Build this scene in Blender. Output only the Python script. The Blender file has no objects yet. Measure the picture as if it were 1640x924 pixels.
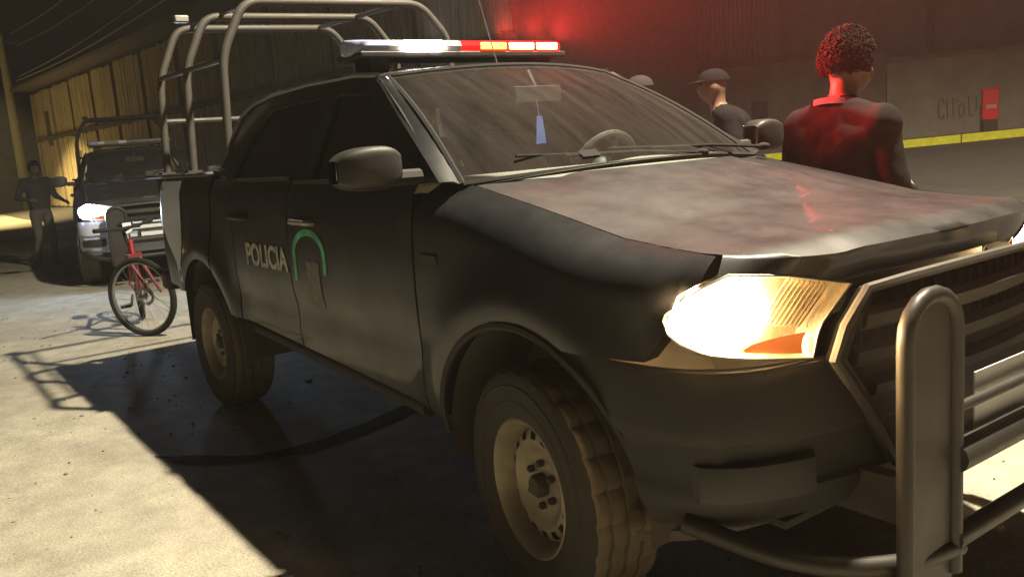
import bpy, bmesh, math, random
from mathutils import Vector, Matrix, Quaternion, noise
R = math.radians
random.seed(7)
scene = bpy.context.scene
COL = scene.collection

# ---------------------------------------------------------------- camera
def set_camera():
    cam = bpy.data.cameras.new('camera')
    o = bpy.data.objects.new('camera', cam)
    COL.objects.link(o)
    yaw, pitch, roll = R(144.887), R(-9.41), R(-4.331)
    f = Vector((math.cos(pitch)*math.cos(yaw), math.cos(pitch)*math.sin(yaw), math.sin(pitch)))
    rt = f.cross(Vector((0, 0, 1))).normalized()
    up = rt.cross(f)
    rt2 = math.cos(roll)*rt + math.sin(roll)*up
    up2 = -math.sin(roll)*rt + math.cos(roll)*up
    m = Matrix((rt2, up2, -f)).transposed().to_4x4()
    m.translation = Vector((2.0887, -2.3714, 1.4468))
    o.matrix_world = m
    cam.sensor_width = 36.0
    cam.lens = 36.0*1387.3/1640.0
    cam.clip_start = 0.05
    cam.clip_end = 1000
    scene.camera = o
set_camera()

# ---------------------------------------------------------------- sky, exposure
world = bpy.data.worlds.new('World')
scene.world = world
world.use_nodes = True
wn = world.node_tree
wn.nodes.clear()
sky = wn.nodes.new('ShaderNodeTexSky')
sky.sky_type = 'NISHITA'
sky.sun_disc = False
sky.sun_elevation = R(-1.5)
sky.sun_rotation = R(200)
sky.dust_density = 6.0
sky.air_density = 2.0
hsv = wn.nodes.new('ShaderNodeHueSaturation')
hsv.inputs['Saturation'].default_value = 0.35
warm = wn.nodes.new('ShaderNodeMixRGB')
warm.blend_type = 'MULTIPLY'
warm.inputs[0].default_value = 1.0
warm.inputs[2].default_value = (1.0, 0.52, 0.36, 1)
bg = wn.nodes.new('ShaderNodeBackground')
bg.inputs['Strength'].default_value = 0.05
wo = wn.nodes.new('ShaderNodeOutputWorld')
wn.links.new(sky.outputs[0], hsv.inputs['Color'])
wn.links.new(hsv.outputs[0], warm.inputs[1])
wn.links.new(warm.outputs[0], bg.inputs['Color'])
wn.links.new(bg.outputs[0], wo.inputs['Surface'])
vs = scene.view_settings
vs.view_transform = 'Standard'
vs.look = 'None'
vs.exposure = 0.0
vs.gamma = 1.0
vs.use_curve_mapping = False
scene.render.engine = 'CYCLES'
cy = scene.cycles
cy.use_denoising = True
try:
    cy.denoiser = 'OPENIMAGEDENOISE'
except Exception:
    pass
cy.max_bounces = 8
cy.diffuse_bounces = 3
cy.glossy_bounces = 4
cy.transmission_bounces = 6
cy.transparent_max_bounces = 16
cy.volume_bounces = 0
cy.sample_clamp_indirect = 4.0
cy.caustics_reflective = False
cy.caustics_refractive = False

STREET_W = 10500.0
HEAD_W = 200.0
HAZE = 0.0019

# ---------------------------------------------------------------- materials
MATS = {}
def mat(name, col, rough=0.6, metal=0.0, spec=0.5, coat=0.0, noise_amt=0.0, noise_scale=8.0,
        dust=None, dust_amt=0.0, dust_scale=3.0, emit=None, emit_s=0.0, bump=0.0, bump_scale=60.0, stretch=None):
    m = bpy.data.materials.new(name)
    m.use_nodes = True
    nt = m.node_tree
    b = nt.nodes['Principled BSDF']
    L = nt.links.new
    b.inputs['Roughness'].default_value = rough
    b.inputs['Metallic'].default_value = metal
    b.inputs['Specular IOR Level'].default_value = spec
    b.inputs['Coat Weight'].default_value = coat
    b.inputs['Coat Roughness'].default_value = 0.08
    b.inputs['Base Color'].default_value = (*col, 1)
    if emit:
        b.inputs['Emission Color'].default_value = (*emit, 1)
        b.inputs['Emission Strength'].default_value = emit_s
    tc = nt.nodes.new('ShaderNodeTexCoord')
    vec = tc.outputs['Object']
    if stretch:
        mp = nt.nodes.new('ShaderNodeMapping')
        mp.inputs['Scale'].default_value = stretch
        L(vec, mp.inputs['Vector'])
        vec = mp.outputs[0]
    cur = None
    if noise_amt:
        n = nt.nodes.new('ShaderNodeTexNoise')
        n.inputs['Scale'].default_value = noise_scale
        n.inputs['Detail'].default_value = 8
        n.inputs['Roughness'].default_value = 0.65
        L(vec, n.inputs['Vector'])
        r = nt.nodes.new('ShaderNodeMapRange')
        r.inputs['From Min'].default_value = 0.3
        r.inputs['From Max'].default_value = 0.7
        r.inputs['To Min'].default_value = 1-noise_amt
        r.inputs['To Max'].default_value = 1+noise_amt
        L(n.outputs['Fac'], r.inputs['Value'])
        mx = nt.nodes.new('ShaderNodeVectorMath')
        mx.operation = 'SCALE'
        mx.inputs[0].default_value = col
        L(r.outputs[0], mx.inputs['Scale'])
        cur = mx.outputs[0]
    if dust:
        n2 = nt.nodes.new('ShaderNodeTexNoise')
        n2.inputs['Scale'].default_value = dust_scale
        n2.inputs['Detail'].default_value = 9
        n2.inputs['Roughness'].default_value = 0.7
        L(vec, n2.inputs['Vector'])
        r2 = nt.nodes.new('ShaderNodeMapRange')
        r2.inputs['From Min'].default_value = 0.32
        r2.inputs['From Max'].default_value = 0.72
        r2.inputs['To Min'].default_value = dust_amt*0.35
        r2.inputs['To Max'].default_value = dust_amt
        L(n2.outputs['Fac'], r2.inputs['Value'])
        m2 = nt.nodes.new('ShaderNodeMixRGB')
        L(r2.outputs[0], m2.inputs[0])
        if cur: L(cur, m2.inputs[1])
        else: m2.inputs[1].default_value = (*col, 1)
        m2.inputs[2].default_value = (*dust, 1)
        cur = m2.outputs[0]
        rr = nt.nodes.new('ShaderNodeMapRange')
        rr.inputs['From Max'].default_value = max(dust_amt, 0.01)
        rr.inputs['To Min'].default_value = rough
        rr.inputs['To Max'].default_value = min(1.0, rough+0.35)
        L(r2.outputs[0], rr.inputs['Value'])
        L(rr.outputs[0], b.inputs['Roughness'])
    if cur:
        L(cur, b.inputs['Base Color'])
    if bump:
        n3 = nt.nodes.new('ShaderNodeTexNoise')
        n3.inputs['Scale'].default_value = bump_scale
        n3.inputs['Detail'].default_value = 6
        L(vec, n3.inputs['Vector'])
        bp = nt.nodes.new('ShaderNodeBump')
        bp.inputs['Strength'].default_value = bump
        bp.inputs['Distance'].default_value = 0.02
        L(n3.outputs['Fac'], bp.inputs['Height'])
        L(bp.outputs[0], b.inputs['Normal'])
    MATS[name] = m
    return m

def glass(name, tint=(0.9, 0.95, 0.93), dust=(0.5, 0.46, 0.42), dust_amt=0.1, rough=0.02, streak=(6, 6, 2)):
    """thin sheet of glass: see-through, mirror reflection by angle, film of dust"""
    m = bpy.data.materials.new(name)
    m.use_nodes = True
    nt = m.node_tree
    nt.nodes.clear()
    L = nt.links.new
    out = nt.nodes.new('ShaderNodeOutputMaterial')
    tr = nt.nodes.new('ShaderNodeBsdfTransparent')
    tr.inputs[0].default_value = (*tint, 1)
    gl = nt.nodes.new('ShaderNodeBsdfGlossy')
    gl.inputs['Roughness'].default_value = rough
    fr = nt.nodes.new('ShaderNodeFresnel')
    fr.inputs[0].default_value = 1.5
    mx = nt.nodes.new('ShaderNodeMixShader')
    L(fr.outputs[0], mx.inputs[0]); L(tr.outputs[0], mx.inputs[1]); L(gl.outputs[0], mx.inputs[2])
    df = nt.nodes.new('ShaderNodeBsdfDiffuse')
    df.inputs[0].default_value = (*dust, 1)
    n = nt.nodes.new('ShaderNodeTexNoise')
    tc = nt.nodes.new('ShaderNodeTexCoord')
    mp = nt.nodes.new('ShaderNodeMapping')
    mp.inputs['Scale'].default_value = streak
    L(tc.outputs['Object'], mp.inputs[0]); L(mp.outputs[0], n.inputs['Vector'])
    n.inputs['Scale'].default_value = 2.2
    n.inputs['Detail'].default_value = 10
    n.inputs['Roughness'].default_value = 0.7
    mr = nt.nodes.new('ShaderNodeMapRange')
    mr.inputs['From Min'].default_value = 0.3
    mr.inputs['From Max'].default_value = 0.75
    mr.inputs['To Min'].default_value = dust_amt*0.4
    mr.inputs['To Max'].default_value = dust_amt*1.5
    L(n.outputs['Fac'], mr.inputs['Value'])
    mx2 = nt.nodes.new('ShaderNodeMixShader')
    L(mr.outputs[0], mx2.inputs[0]); L(mx.outputs[0], mx2.inputs[1]); L(df.outputs[0], mx2.inputs[2])
    L(mx2.outputs[0], out.inputs['Surface'])
    MATS[name] = m
    return m

DUST = (0.20, 0.165, 0.13)
paint = mat('dark_paint', (0.006, 0.007, 0.010), 0.22, 0.0, 0.4, 0.3, dust=DUST, dust_amt=0.035, dust_scale=2.2)
paint_top = mat('dusty_dark_paint', (0.009, 0.010, 0.013), 0.26, 0.0, 0.5, 0.7, dust=(0.22, 0.18, 0.16), dust_amt=0.11, dust_scale=3.5)
plastic = mat('black_plastic', (0.012, 0.012, 0.012), 0.5, dust=DUST, dust_amt=0.12, dust_scale=4)
plastic_s = mat('satin_black_plastic', (0.012, 0.012, 0.012), 0.34, dust=DUST, dust_amt=0.08, dust_scale=4)
underside = mat('underbody', (0.02, 0.018, 0.016), 0.85, dust=DUST, dust_amt=0.4)
rubber = mat('tyre_rubber', (0.022, 0.021, 0.020), 0.8, dust=(0.13, 0.105, 0.08), dust_amt=0.35, dust_scale=5)
tread_m = mat('dusty_tread', (0.06, 0.05, 0.038), 0.9, dust=(0.22, 0.175, 0.115), dust_amt=0.9, dust_scale=7)
steel = mat('painted_steel_wheel', (0.48, 0.42, 0.31), 0.36, 0.5, dust=(0.12, 0.09, 0.055), dust_amt=0.6, dust_scale=9)
dark_metal = mat('dark_metal', (0.07, 0.065, 0.06), 0.42, 0.6, dust=DUST, dust_amt=0.3)
chrome = mat('grey_trim', (0.32, 0.31, 0.29), 0.28, 0.85, dust=DUST, dust_amt=0.3)
bright = mat('bright_metal', (0.7, 0.7, 0.7), 0.18, 1.0)
cage_m = mat('grey_cage_paint', (0.055, 0.052, 0.048), 0.38, 0.2, dust=DUST, dust_amt=0.18, dust_scale=6)
bull_m = mat('bull_bar_steel', (0.022, 0.020, 0.018), 0.30, 0.2, dust=DUST, dust_amt=0.08, dust_scale=5)
trim = mat('interior_grey', (0.10, 0.095, 0.09), 0.7, dust=DUST, dust_amt=0.3)
dash_m = mat('dashboard_plastic', (0.20, 0.21, 0.19), 0.6, dust=(0.3, 0.28, 0.25), dust_amt=0.35)
seat_dark = mat('steering_wheel_grey', (0.045, 0.045, 0.042), 0.6)
seat_m = mat('seat_fabric', (0.16, 0.145, 0.14), 0.95)
quarter_m = mat('blue_white_reflective_film', (0.74, 0.80, 1.0), 0.35)
white_film = mat('white_reflective_film', (0.75, 0.78, 0.8), 0.4)
letter_m = mat('pale_lettering', (0.42, 0.40, 0.36), 0.5, noise_amt=0.5, noise_scale=20)
letter_grey = mat('grey_badge', (0.15, 0.14, 0.125), 0.6, noise_amt=0.5, noise_scale=30)
letter_dark = mat('dark_lettering', (0.03, 0.05, 0.04), 0.6)
green_film = mat('green_reflective_film', (0.09, 0.45, 0.25), 0.4, noise_amt=0.6, noise_scale=14)
black_m = mat('black', (0.008, 0.008, 0.008), 0.9)
glass_ws = glass('windscreen_glass', dust=(0.40, 0.35, 0.32), dust_amt=0.05, streak=(0.9, 7, 0.9))
glass_side = glass('side_glass', (0.88, 0.88, 0.88), dust_amt=0.03)
glass_tint = glass('tinted_glass', (0.12, 0.12, 0.13), dust_amt=0.03)
glass_clear = glass('lamp_lens', (0.97, 0.97, 0.95), dust_amt=0.02)
reflector = mat('lamp_reflector', (0.75, 0.68, 0.55), 0.25, 0.9)
hl_emit = mat('halogen_lamp', (1, 0.8, 0.5), 0.4, emit=(1.0, 0.66, 0.30), emit_s=380)
hl_emit2 = mat('cool_lamp', (0.9, 0.95, 1), 0.4, emit=(0.55, 0.72, 1.0), emit_s=700)
amber = mat('amber_indicator', (0.8, 0.22, 0.03), 0.3, emit=(1.0, 0.20, 0.03), emit_s=0.5)
red_led = mat('red_led_lit', (1, 0.1, 0.05), 0.4, emit=(1.0, 0.40, 0.17), emit_s=14)
red_core = mat('red_led_core', (1, 0.3, 0.1), 0.4, emit=(1.0, 0.22, 0.03), emit_s=9)
white_led = mat('white_led_lit', (1, 1, 1), 0.4, emit=(1.0, 0.93, 0.85), emit_s=160)
red_lens = mat('red_lens', (0.5, 0.012, 0.010), 0.2, emit=(1.0, 0.004, 0.006), emit_s=1.6)
blue_lens = mat('blue_lens', (0.35, 0.38, 0.6), 0.2)
clear_lens = mat('clear_lens_housing', (0.62, 0.60, 0.58), 0.25)
led_off = mat('unlit_lens', (0.22, 0.2, 0.2), 0.25)
street_lamp_emit = mat('street_lamp_glow', (1, 0.9, 0.6), 0.5, emit=(1.0, 0.82, 0.5), emit_s=40)

# ---------------------------------------------------------------- mesh helpers
class MB:
    def __init__(s):
        s.v = []; s.f = []; s.mi = []
    def add(s, vs_, fs, mi=0):
        o = len(s.v)
        s.v += [tuple(p) for p in vs_]
        s.f += [tuple(i+o for i in f) for f in fs]
        s.mi += [mi]*len(fs)
    def box(s, c, d, rot=None, mi=0, taper=None):
        x, y, z = (k/2 for k in d)
        pts = [Vector((sx*x, sy*y, sz*z)) for sz in (-1, 1) for sy in (-1, 1) for sx in (-1, 1)]
        if taper:
            for p in pts[4:]:
                p.x *= taper[0]; p.y *= taper[1]
        if rot is not None:
            pts = [rot @ p for p in pts]
        s.add([p+Vector(c) for p in pts], [(0, 2, 3, 1), (4, 5, 7, 6), (0, 1, 5, 4), (2, 6, 7, 3), (0, 4, 6, 2), (1, 3, 7, 5)], mi)
    def grid(s, fn, nu, nv, mi=0, closeu=False):
        o = []
        for j in range(nv+1):
            for i in range(nu+1):
                o.append(fn(i/nu, j/nv))
        fs = [(j*(nu+1)+i, j*(nu+1)+i+1, (j+1)*(nu+1)+i+1, (j+1)*(nu+1)+i) for j in range(nv) for i in range(nu)]
        s.add(o, fs, mi)
    def rows(s, rws, mi=0, closed=False):
        n = len(rws[0]); o = [p for r in rws for p in r]
        fs = []
        for j in range(len(rws)-1):
            for i in range(n if closed else n-1):
                k = (i+1) % n
                fs.append((j*n+i, j*n+k, (j+1)*n+k, (j+1)*n+i))
        s.add(o, fs, mi)
    def tube(s, pts, r, seg=10, caps=True, mi=0, flat=1.0):
        pts = [Vector(p) for p in pts]
        n = len(pts)
        rs = r if isinstance(r, (list, tuple)) else [r]*n
        tan = []
        for i in range(n):
            a = pts[max(i-1, 0)]; b = pts[min(i+1, n-1)]
            tan.append((b-a).normalized())
        ref = Vector((0, 0, 1)) if abs(tan[0].z) < 0.9 else Vector((1, 0, 0))
        nrm = tan[0].cross(ref).normalized()
        rws = []
        for i in range(n):
            if i:
                q = tan[i-1].rotation_difference(tan[i])
                nrm = (q @ nrm).normalized()
            bi = tan[i].cross(nrm)
            rws.append([pts[i]+(nrm*math.cos(2*math.pi*k/seg)+bi*math.sin(2*math.pi*k/seg)*flat)*rs[i] for k in range(seg)])
        o = len(s.v)
        s.rows(rws, mi, True)
        if caps:
            s.f.append(tuple(o+k for k in range(seg))[::-1]); s.mi.append(mi)
            e = o+(n-1)*seg
            s.f.append(tuple(e+k for k in range(seg))); s.mi.append(mi)
    def lathe(s, prof, seg=32, axis='y', c=(0, 0, 0), mi=0, a0=0.0, a1=2*math.pi, mod=None):
        full = abs(a1-a0-2*math.pi) < 1e-6
        rws = []
        for (r, h) in prof:
            row = []
            for k in range(seg if full else seg+1):
                a = a0+(a1-a0)*k/seg
                rr = r if mod is None else mod(r, h, k)
                p, q = rr*math.cos(a), rr*math.sin(a)
                v = {'y': (p, h, q), 'z': (p, q, h), 'x': (h, p, q)}[axis]
                row.append((v[0]+c[0], v[1]+c[1], v[2]+c[2]))
            rws.append(row)
        s.rows(rws, mi, full)
    def ball(s, c, r, seg=12, rings=8, mi=0):
        r = r if isinstance(r, (tuple, list)) else (r, r, r)
        rws = []
        for j in range(rings+1):
            t = math.pi*j/rings
            t = min(max(t, 0.02), math.pi-0.02)
            rws.append([(c[0]+r[0]*math.sin(t)*math.cos(2*math.pi*k/seg), c[1]+r[1]*math.sin(t)*math.sin(2*math.pi*k/seg), c[2]+r[2]*math.cos(t)) for k in range(seg)])
        s.rows(rws, mi, True)
    def cone(s, a, b, ra, rb, seg=10, mi=0):
        s.tube([a, b], [ra, rb], seg, True, mi)
    def prism(s, poly, d, mi=0):
        """poly: list of 3D points (planar), extruded by vector d"""
        n = len(poly); d = Vector(d)
        top = [Vector(p)+d for p in poly]
        s.add([Vector(p) for p in poly]+top, [tuple(range(n))[::-1], tuple(range(n, 2*n))]+[(i, (i+1) % n, n+(i+1) % n, n+i) for i in range(n)], mi)
    def build(s, name, m, parent=None, smooth=40, bevel=0, recalc=True, loc=None, seg=2):
        me = bpy.data.meshes.new(name)
        me.from_pydata(s.v, [], s.f)
        mats = m if isinstance(m, (list, tuple)) else [m]
        for k in mats: me.materials.append(k)
        if len(mats) > 1:
            me.polygons.foreach_set('material_index', s.mi)
        if recalc:
            bm = bmesh.new(); bm.from_mesh(me)
            bmesh.ops.recalc_face_normals(bm, faces=bm.faces)
            bm.to_mesh(me); bm.free()
        if smooth:
            me.polygons.foreach_set('use_smooth', [True]*len(me.polygons))
            me.set_sharp_from_angle(angle=R(smooth))
        me.update()
        o = bpy.data.objects.new(name, me)
        COL.objects.link(o)
        if parent: o.parent = parent
        if loc: o.location = loc
        if bevel:
            bv = o.modifiers.new('bevel', 'BEVEL')
            bv.width = bevel; bv.segments = seg; bv.limit_method = 'ANGLE'; bv.angle_limit = R(35)
        return o

def empty(name, loc=(0, 0, 0), rz=0, parent=None):
    o = bpy.data.objects.new(name, None)
    o.empty_display_size = 0.2
    COL.objects.link(o)
    o.location = loc; o.rotation_euler = (0, 0, rz)
    if parent: o.parent = parent
    return o
def tag(o, label=None, cat=None, group=None, kind=None):
    if label: o['label'] = label
    if cat: o['category'] = cat
    if group: o['group'] = group
    if kind: o['kind'] = kind
    return o
def copy_tree(o, parent=None):
    if o.type == 'LIGHT': return None
    c = o.copy(); COL.objects.link(c); c.parent = parent
    for ch in [k for k in bpy.data.objects if k.parent == o]:
        copy_tree(ch, c)
    return c
def lerp_pts(tbl, x):
    """piecewise-linear with smoothing; tbl sorted by x ascending"""
    if x <= tbl[0][0]: return tbl[0][1]
    for (a, p), (b, q) in zip(tbl, tbl[1:]):
        if x <= b:
            t = (x-a)/(b-a)
            return p+(q-p)*t
    return tbl[-1][1]
def sstep(a, b, x):
    t = min(1, max(0, (x-a)/(b-a)))
    return t*t*(3-2*t)
def arc_pts(pts, r, n=5):
    """round the corners of a polyline"""
    pts = [Vector(p) for p in pts]
    out = [pts[0]]
    for i in range(1, len(pts)-1):
        a, b, c = pts[i-1], pts[i], pts[i+1]
        d1 = min(r, (a-b).length*0.49); d2 = min(r, (c-b).length*0.49)
        p = b+(a-b).normalized()*d1; q = b+(c-b).normalized()*d2
        for k in range(n+1):
            t = k/n
            out.append(p*(1-t)**2+b*2*t*(1-t)+q*t*t)
    out.append(pts[-1])
    return out
def text_mesh(name, body, size, m, parent=None, extrude=0.002, align='CENTER', space=1.0):
    cu = bpy.data.curves.new(name, 'FONT')
    cu.body = body; cu.size = size; cu.extrude = extrude
    cu.offset = size*0.028; cu.align_x = align; cu.align_y = 'CENTER'; cu.space_character = space
    t = bpy.data.objects.new(name+'_tmp', cu)
    COL.objects.link(t)
    dg = bpy.context.evaluated_depsgraph_get()
    me = bpy.data.meshes.new_from_object(t.evaluated_get(dg))
    bpy.data.objects.remove(t)
    me.name = name
    me.materials.clear(); me.materials.append(m)
    o = bpy.data.objects.new(name, me)
    COL.objects.link(o)
    if parent: o.parent = parent
    return o

# ---------------------------------------------------------------- ground and street
def gz(y):
    """height of the ground: flat by the trucks, rising gently across the side street"""
    s = 0.07
    if y < 0.8: return 0.0
    if y < 2.2: return s*(y-0.8)**2/2.8
    if y < 15.0: return s*(y-1.5)
    return s*13.5
def ground_material():
    m = bpy.data.materials.new('worn_street')
    m.use_nodes = True
    nt = m.node_tree; L = nt.links.new
    b = nt.nodes['Principled BSDF']
    tc = nt.nodes.new('ShaderNodeTexCoord')
    def nz(sc, det=8, rg=0.6):
        n = nt.nodes.new('ShaderNodeTexNoise')
        n.inputs['Scale'].default_value = sc; n.inputs['Detail'].default_value = det; n.inputs['Roughness'].default_value = rg
        L(tc.outputs['Object'], n.inputs['Vector'])
        return n
    a, c, d = nz(0.55), nz(5.0), nz(95, 3)
    r1 = nt.nodes.new('ShaderNodeValToRGB')
    r1.color_ramp.elements[0].position = 0.32; r1.color_ramp.elements[0].color = (0.25, 0.225, 0.175, 1)
    r1.color_ramp.elements[1].position = 0.68; r1.color_ramp.elements[1].color = (0.40, 0.375, 0.30, 1)
    L(a.outputs['Fac'], r1.inputs[0])
    r2 = nt.nodes.new('ShaderNodeMapRange')
    r2.inputs['From Min'].default_value = 0.25; r2.inputs['From Max'].default_value = 0.75
    r2.inputs['To Min'].default_value = 0.72; r2.inputs['To Max'].default_value = 1.25
    L(c.outputs['Fac'], r2.inputs['Value'])
    r3 = nt.nodes.new('ShaderNodeMapRange')
    r3.inputs['From Min'].default_value = 0.3; r3.inputs['From Max'].default_value = 0.7
    r3.inputs['To Min'].default_value = 0.7; r3.inputs['To Max'].default_value = 1.3
    L(d.outputs['Fac'], r3.inputs['Value'])
    mm = nt.nodes.new('ShaderNodeMath'); mm.operation = 'MULTIPLY'
    L(r2.outputs[0], mm.inputs[0]); L(r3.outputs[0], mm.inputs[1])
    sc = nt.nodes.new('ShaderNodeVectorMath'); sc.operation = 'SCALE'
    L(r1.outputs[0], sc.inputs[0]); L(mm.outputs[0], sc.inputs['Scale'])
    L(sc.outputs[0], b.inputs['Base Color'])
    b.inputs['Roughness'].default_value = 0.9
    bp = nt.nodes.new('ShaderNodeBump'); bp.inputs['Strength'].default_value = 0.5; bp.inputs['Distance'].default_value = 0.02
    ad = nt.nodes.new('ShaderNodeMath'); ad.operation = 'ADD'
    L(c.outputs['Fac'], ad.inputs[0])
    ml = nt.nodes.new('ShaderNodeMath'); ml.operation = 'MULTIPLY'; ml.inputs[1].default_value = 0.35
    L(d.outputs['Fac'], ml.inputs[0]); L(ml.outputs[0], ad.inputs[1])
    L(ad.outputs[0], bp.inputs['Height']); L(bp.outputs[0], b.inputs['Normal'])
    return m
street_m = ground_material()
def build_ground():
    ys = [-250, -60, -20, -8, -4]+[-2+0.35*i for i in range(9)]+[1.0+0.2*i for i in range(8)]+[3, 5, 8, 11, 14, 15, 20, 60, 250]
    xs = [-300, -120, -60, -30, -20, -15, -12]+[-9+0.3*i for i in range(45)]+[6, 9, 12]+[20, 60, 300]
    ys = sorted(set(round(y, 3) for y in ys))
    mb = MB()
    mb.rows([[(x, y, gz(y)+(0.012*noise.noise(Vector((x*0.7, y*0.7, 0))) if -9.5 < x < 5 and -8 < y < 0.6 else 0)) for x in xs] for y in ys])
    o = mb.build('ground', street_m)
    tag(o, 'worn dusty street surface under the trucks', kind='structure')
    asphalt = mat('dark_asphalt', (0.052, 0.048, 0.044), 0.85, noise_amt=0.3, noise_scale=3, bump=0.3, bump_scale=90, dust=(0.14, 0.125, 0.10), dust_amt=0.3, dust_scale=0.6)
    mb = MB()
    yy = [1.75, 1.95, 2.2, 2.6, 3, 4, 5, 6.5, 8, 9.5, 11, 12.5, 14, 15, 18, 24]
    xx = [-60+2.0*i for i in range(46)]
    mb.rows([[(x, y+(0.10*noise.noise(Vector((x*0.8, 3.1, 0))) if k == 0 else 0), gz(y)+0.006) for x in xx] for k, y in enumerate(yy)])
    tag(mb.build('road', asphalt), 'dark asphalt road beyond the trucks', kind='structure')
    # tar seam crossing the lane under the truck
    ctl = [(-2.50, -1.46), (-2.30, -1.33), (-2.08, -1.12), (-2.0, -0.85), (-2.08, -0.45), (-2.22, -0.1), (-2.3, 0.4)]
    pts = [(p.x, p.y) for p in arc_pts([(x, y, 0) for x, y in ctl], 0.2, 8)]
    mb = MB()
    rows_ = []
    for i, (x, y) in enumerate(pts):
        a_ = pts[max(0, i-1)]; b_ = pts[min(len(pts)-1, i+1)]
        dv = Vector((b_[0]-a_[0], b_[1]-a_[1])).normalized()
        w = 0.055*(1+0.45*noise.noise(Vector((x*4, y*4, 1))))*min(1, i/4+0.1)
        row = []
        for q in (-1, -0.5, 0, 0.5, 1):
            px, py = x-dv.y*w*q, y+dv.x*w*q
            row.append((px, py, gz(py)+0.012*noise.noise(Vector((px*0.7, py*0.7, 0)))+0.005))
        rows_.append(row)
    mb.rows(rows_)
    seam = mb.build('tar_seam', mat('tar', (0.012, 0.011, 0.010), 0.95, spec=0.1))
    tag(seam, 'dark tar seam in the street beneath the truck', kind='structure')
build_ground()
def build_gravel():
    rng = random.Random(3)
    mb = MB()
    for k in range(600):
        x = rng.uniform(-9, 1.6); y = rng.uniform(-2.6, 1.4)
        if k % 3 == 0: y = -1.0+rng.gauss(0, 0.5)
        r = rng.choice((0.003, 0.004, 0.005, 0.006, 0.008, 0.011))*rng.uniform(0.6, 1.2)
        z = gz(y)+0.012*noise.noise(Vector((x*0.7, y*0.7, 0)))+r*0.25
        mb.ball((x, y, z), (r*rng.uniform(0.8, 1.5), r*rng.uniform(0.8, 1.5), r*0.7), 5, 3)
    o = mb.build('gravel', mat('gravel_stone', (0.24, 0.21, 0.165), 0.9, noise_amt=0.4, noise_scale=12), smooth=0)
    tag(o, 'loose gravel scattered over the street around the front pickup', kind='stuff')
build_gravel()
# ---------------------------------------------------------------- truck
HALF = 0.74
HOOD = [(-0.70, 1.337), (-0.40, 1.318), (0.0, 1.238), (0.325, 1.168), (0.50, 1.15), (0.70, 1.135)]
AR = 0.51
def zt(x):
    if x > -0.64: return lerp_pts(HOOD, x)
    if x > -2.97: return 1.335+0.04*(-0.64-x)/2.33
    return 1.40
def zb(x):
    z = 0.50+0.052*max(0, -0.33-x)
    if x < -3.22: z = 0.66+0.03*(-3.22-x)
    for xc in (0.0, -3.22):
        d = AR*AR-(x-xc)**2
        if d > 0: z = max(z, 0.40+math.sqrt(d))
    if x > 0.22: z = max(z, 0.872)
    if x > 0.52: z = max(z, lerp_pts([(0.52, 0.872), (0.575, 0.96), (0.60, 1.045), (0.66, 1.085)], x))
    return z
def yside(x, z):
    y = 0.893-0.034*((z-0.95)/0.45)**2
    y -= 0.012*math.exp(-((z-0.76)/0.07)**2)*sstep(-0.5, -0.8, x)*sstep(-2.8, -2.5, x)
    if x > 0.2: y -= 0.07*((x-0.2)/0.45)**2
    if x < -4.0: y -= 0.15*((-4.0-x)/0.42)**2
    for xc in (0.0, -3.22):
        r = math.hypot(x-xc, z-0.40)
        if z > 0.38: y += 0.034*math.exp(-((r-0.56)/0.11)**2)*sstep(0.36, 0.6, z)
    return y
def side_cols(x0, x1):
    n = max(3, int((x1-x0)/0.05))
    xs = [x0+(x1-x0)*i/n for i in range(n+1)]
    for xc in (0.0, -3.22):
        for k in range(0, 25):
            x = xc+AR*math.cos(math.pi*k/24)
            if x0+0.004 < x < x1-0.004: xs.append(x)
        for e in (-1, 1):
            x = xc+e*(AR+0.001)
            if x0 < x < x1: xs.append(x)
    return sorted(set(round(x, 4) for x in xs))
def side_panel(s, x0, x1, inset=0.0, roll=None, flange=0.05):
    """body side between two shut lines; s=-1 right, +1 left"""
    mb = MB()
    rws = []
    nv = 18
    for x in side_cols(x0, x1):
        b, t = zb(x)+(inset*0.5), zt(x)-inset
        row = [(x, s*(yside(x, b)-inset-flange), b+0.004)]
        for j in range(nv+1):
            z = b+(t-b)*j/nv
            y = yside(x, z)-inset
            top = roll if roll is not None else 0
            if top:
                k = max(0.0, 1-(t-z)/0.13)
                y = y-(y-(HALF+0.004))*(k**2.6)
            else:
                k = max(0.0, 1-(t-z)/0.10)
                y -= 0.03*k**2
            row.append((x, s*y, z))
        if not roll:
            row.append((x, s*(row[-1][1]*s-0.05), t+0.002))
        rws.append(row)
    mb.rows(rws)
    return mb

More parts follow.
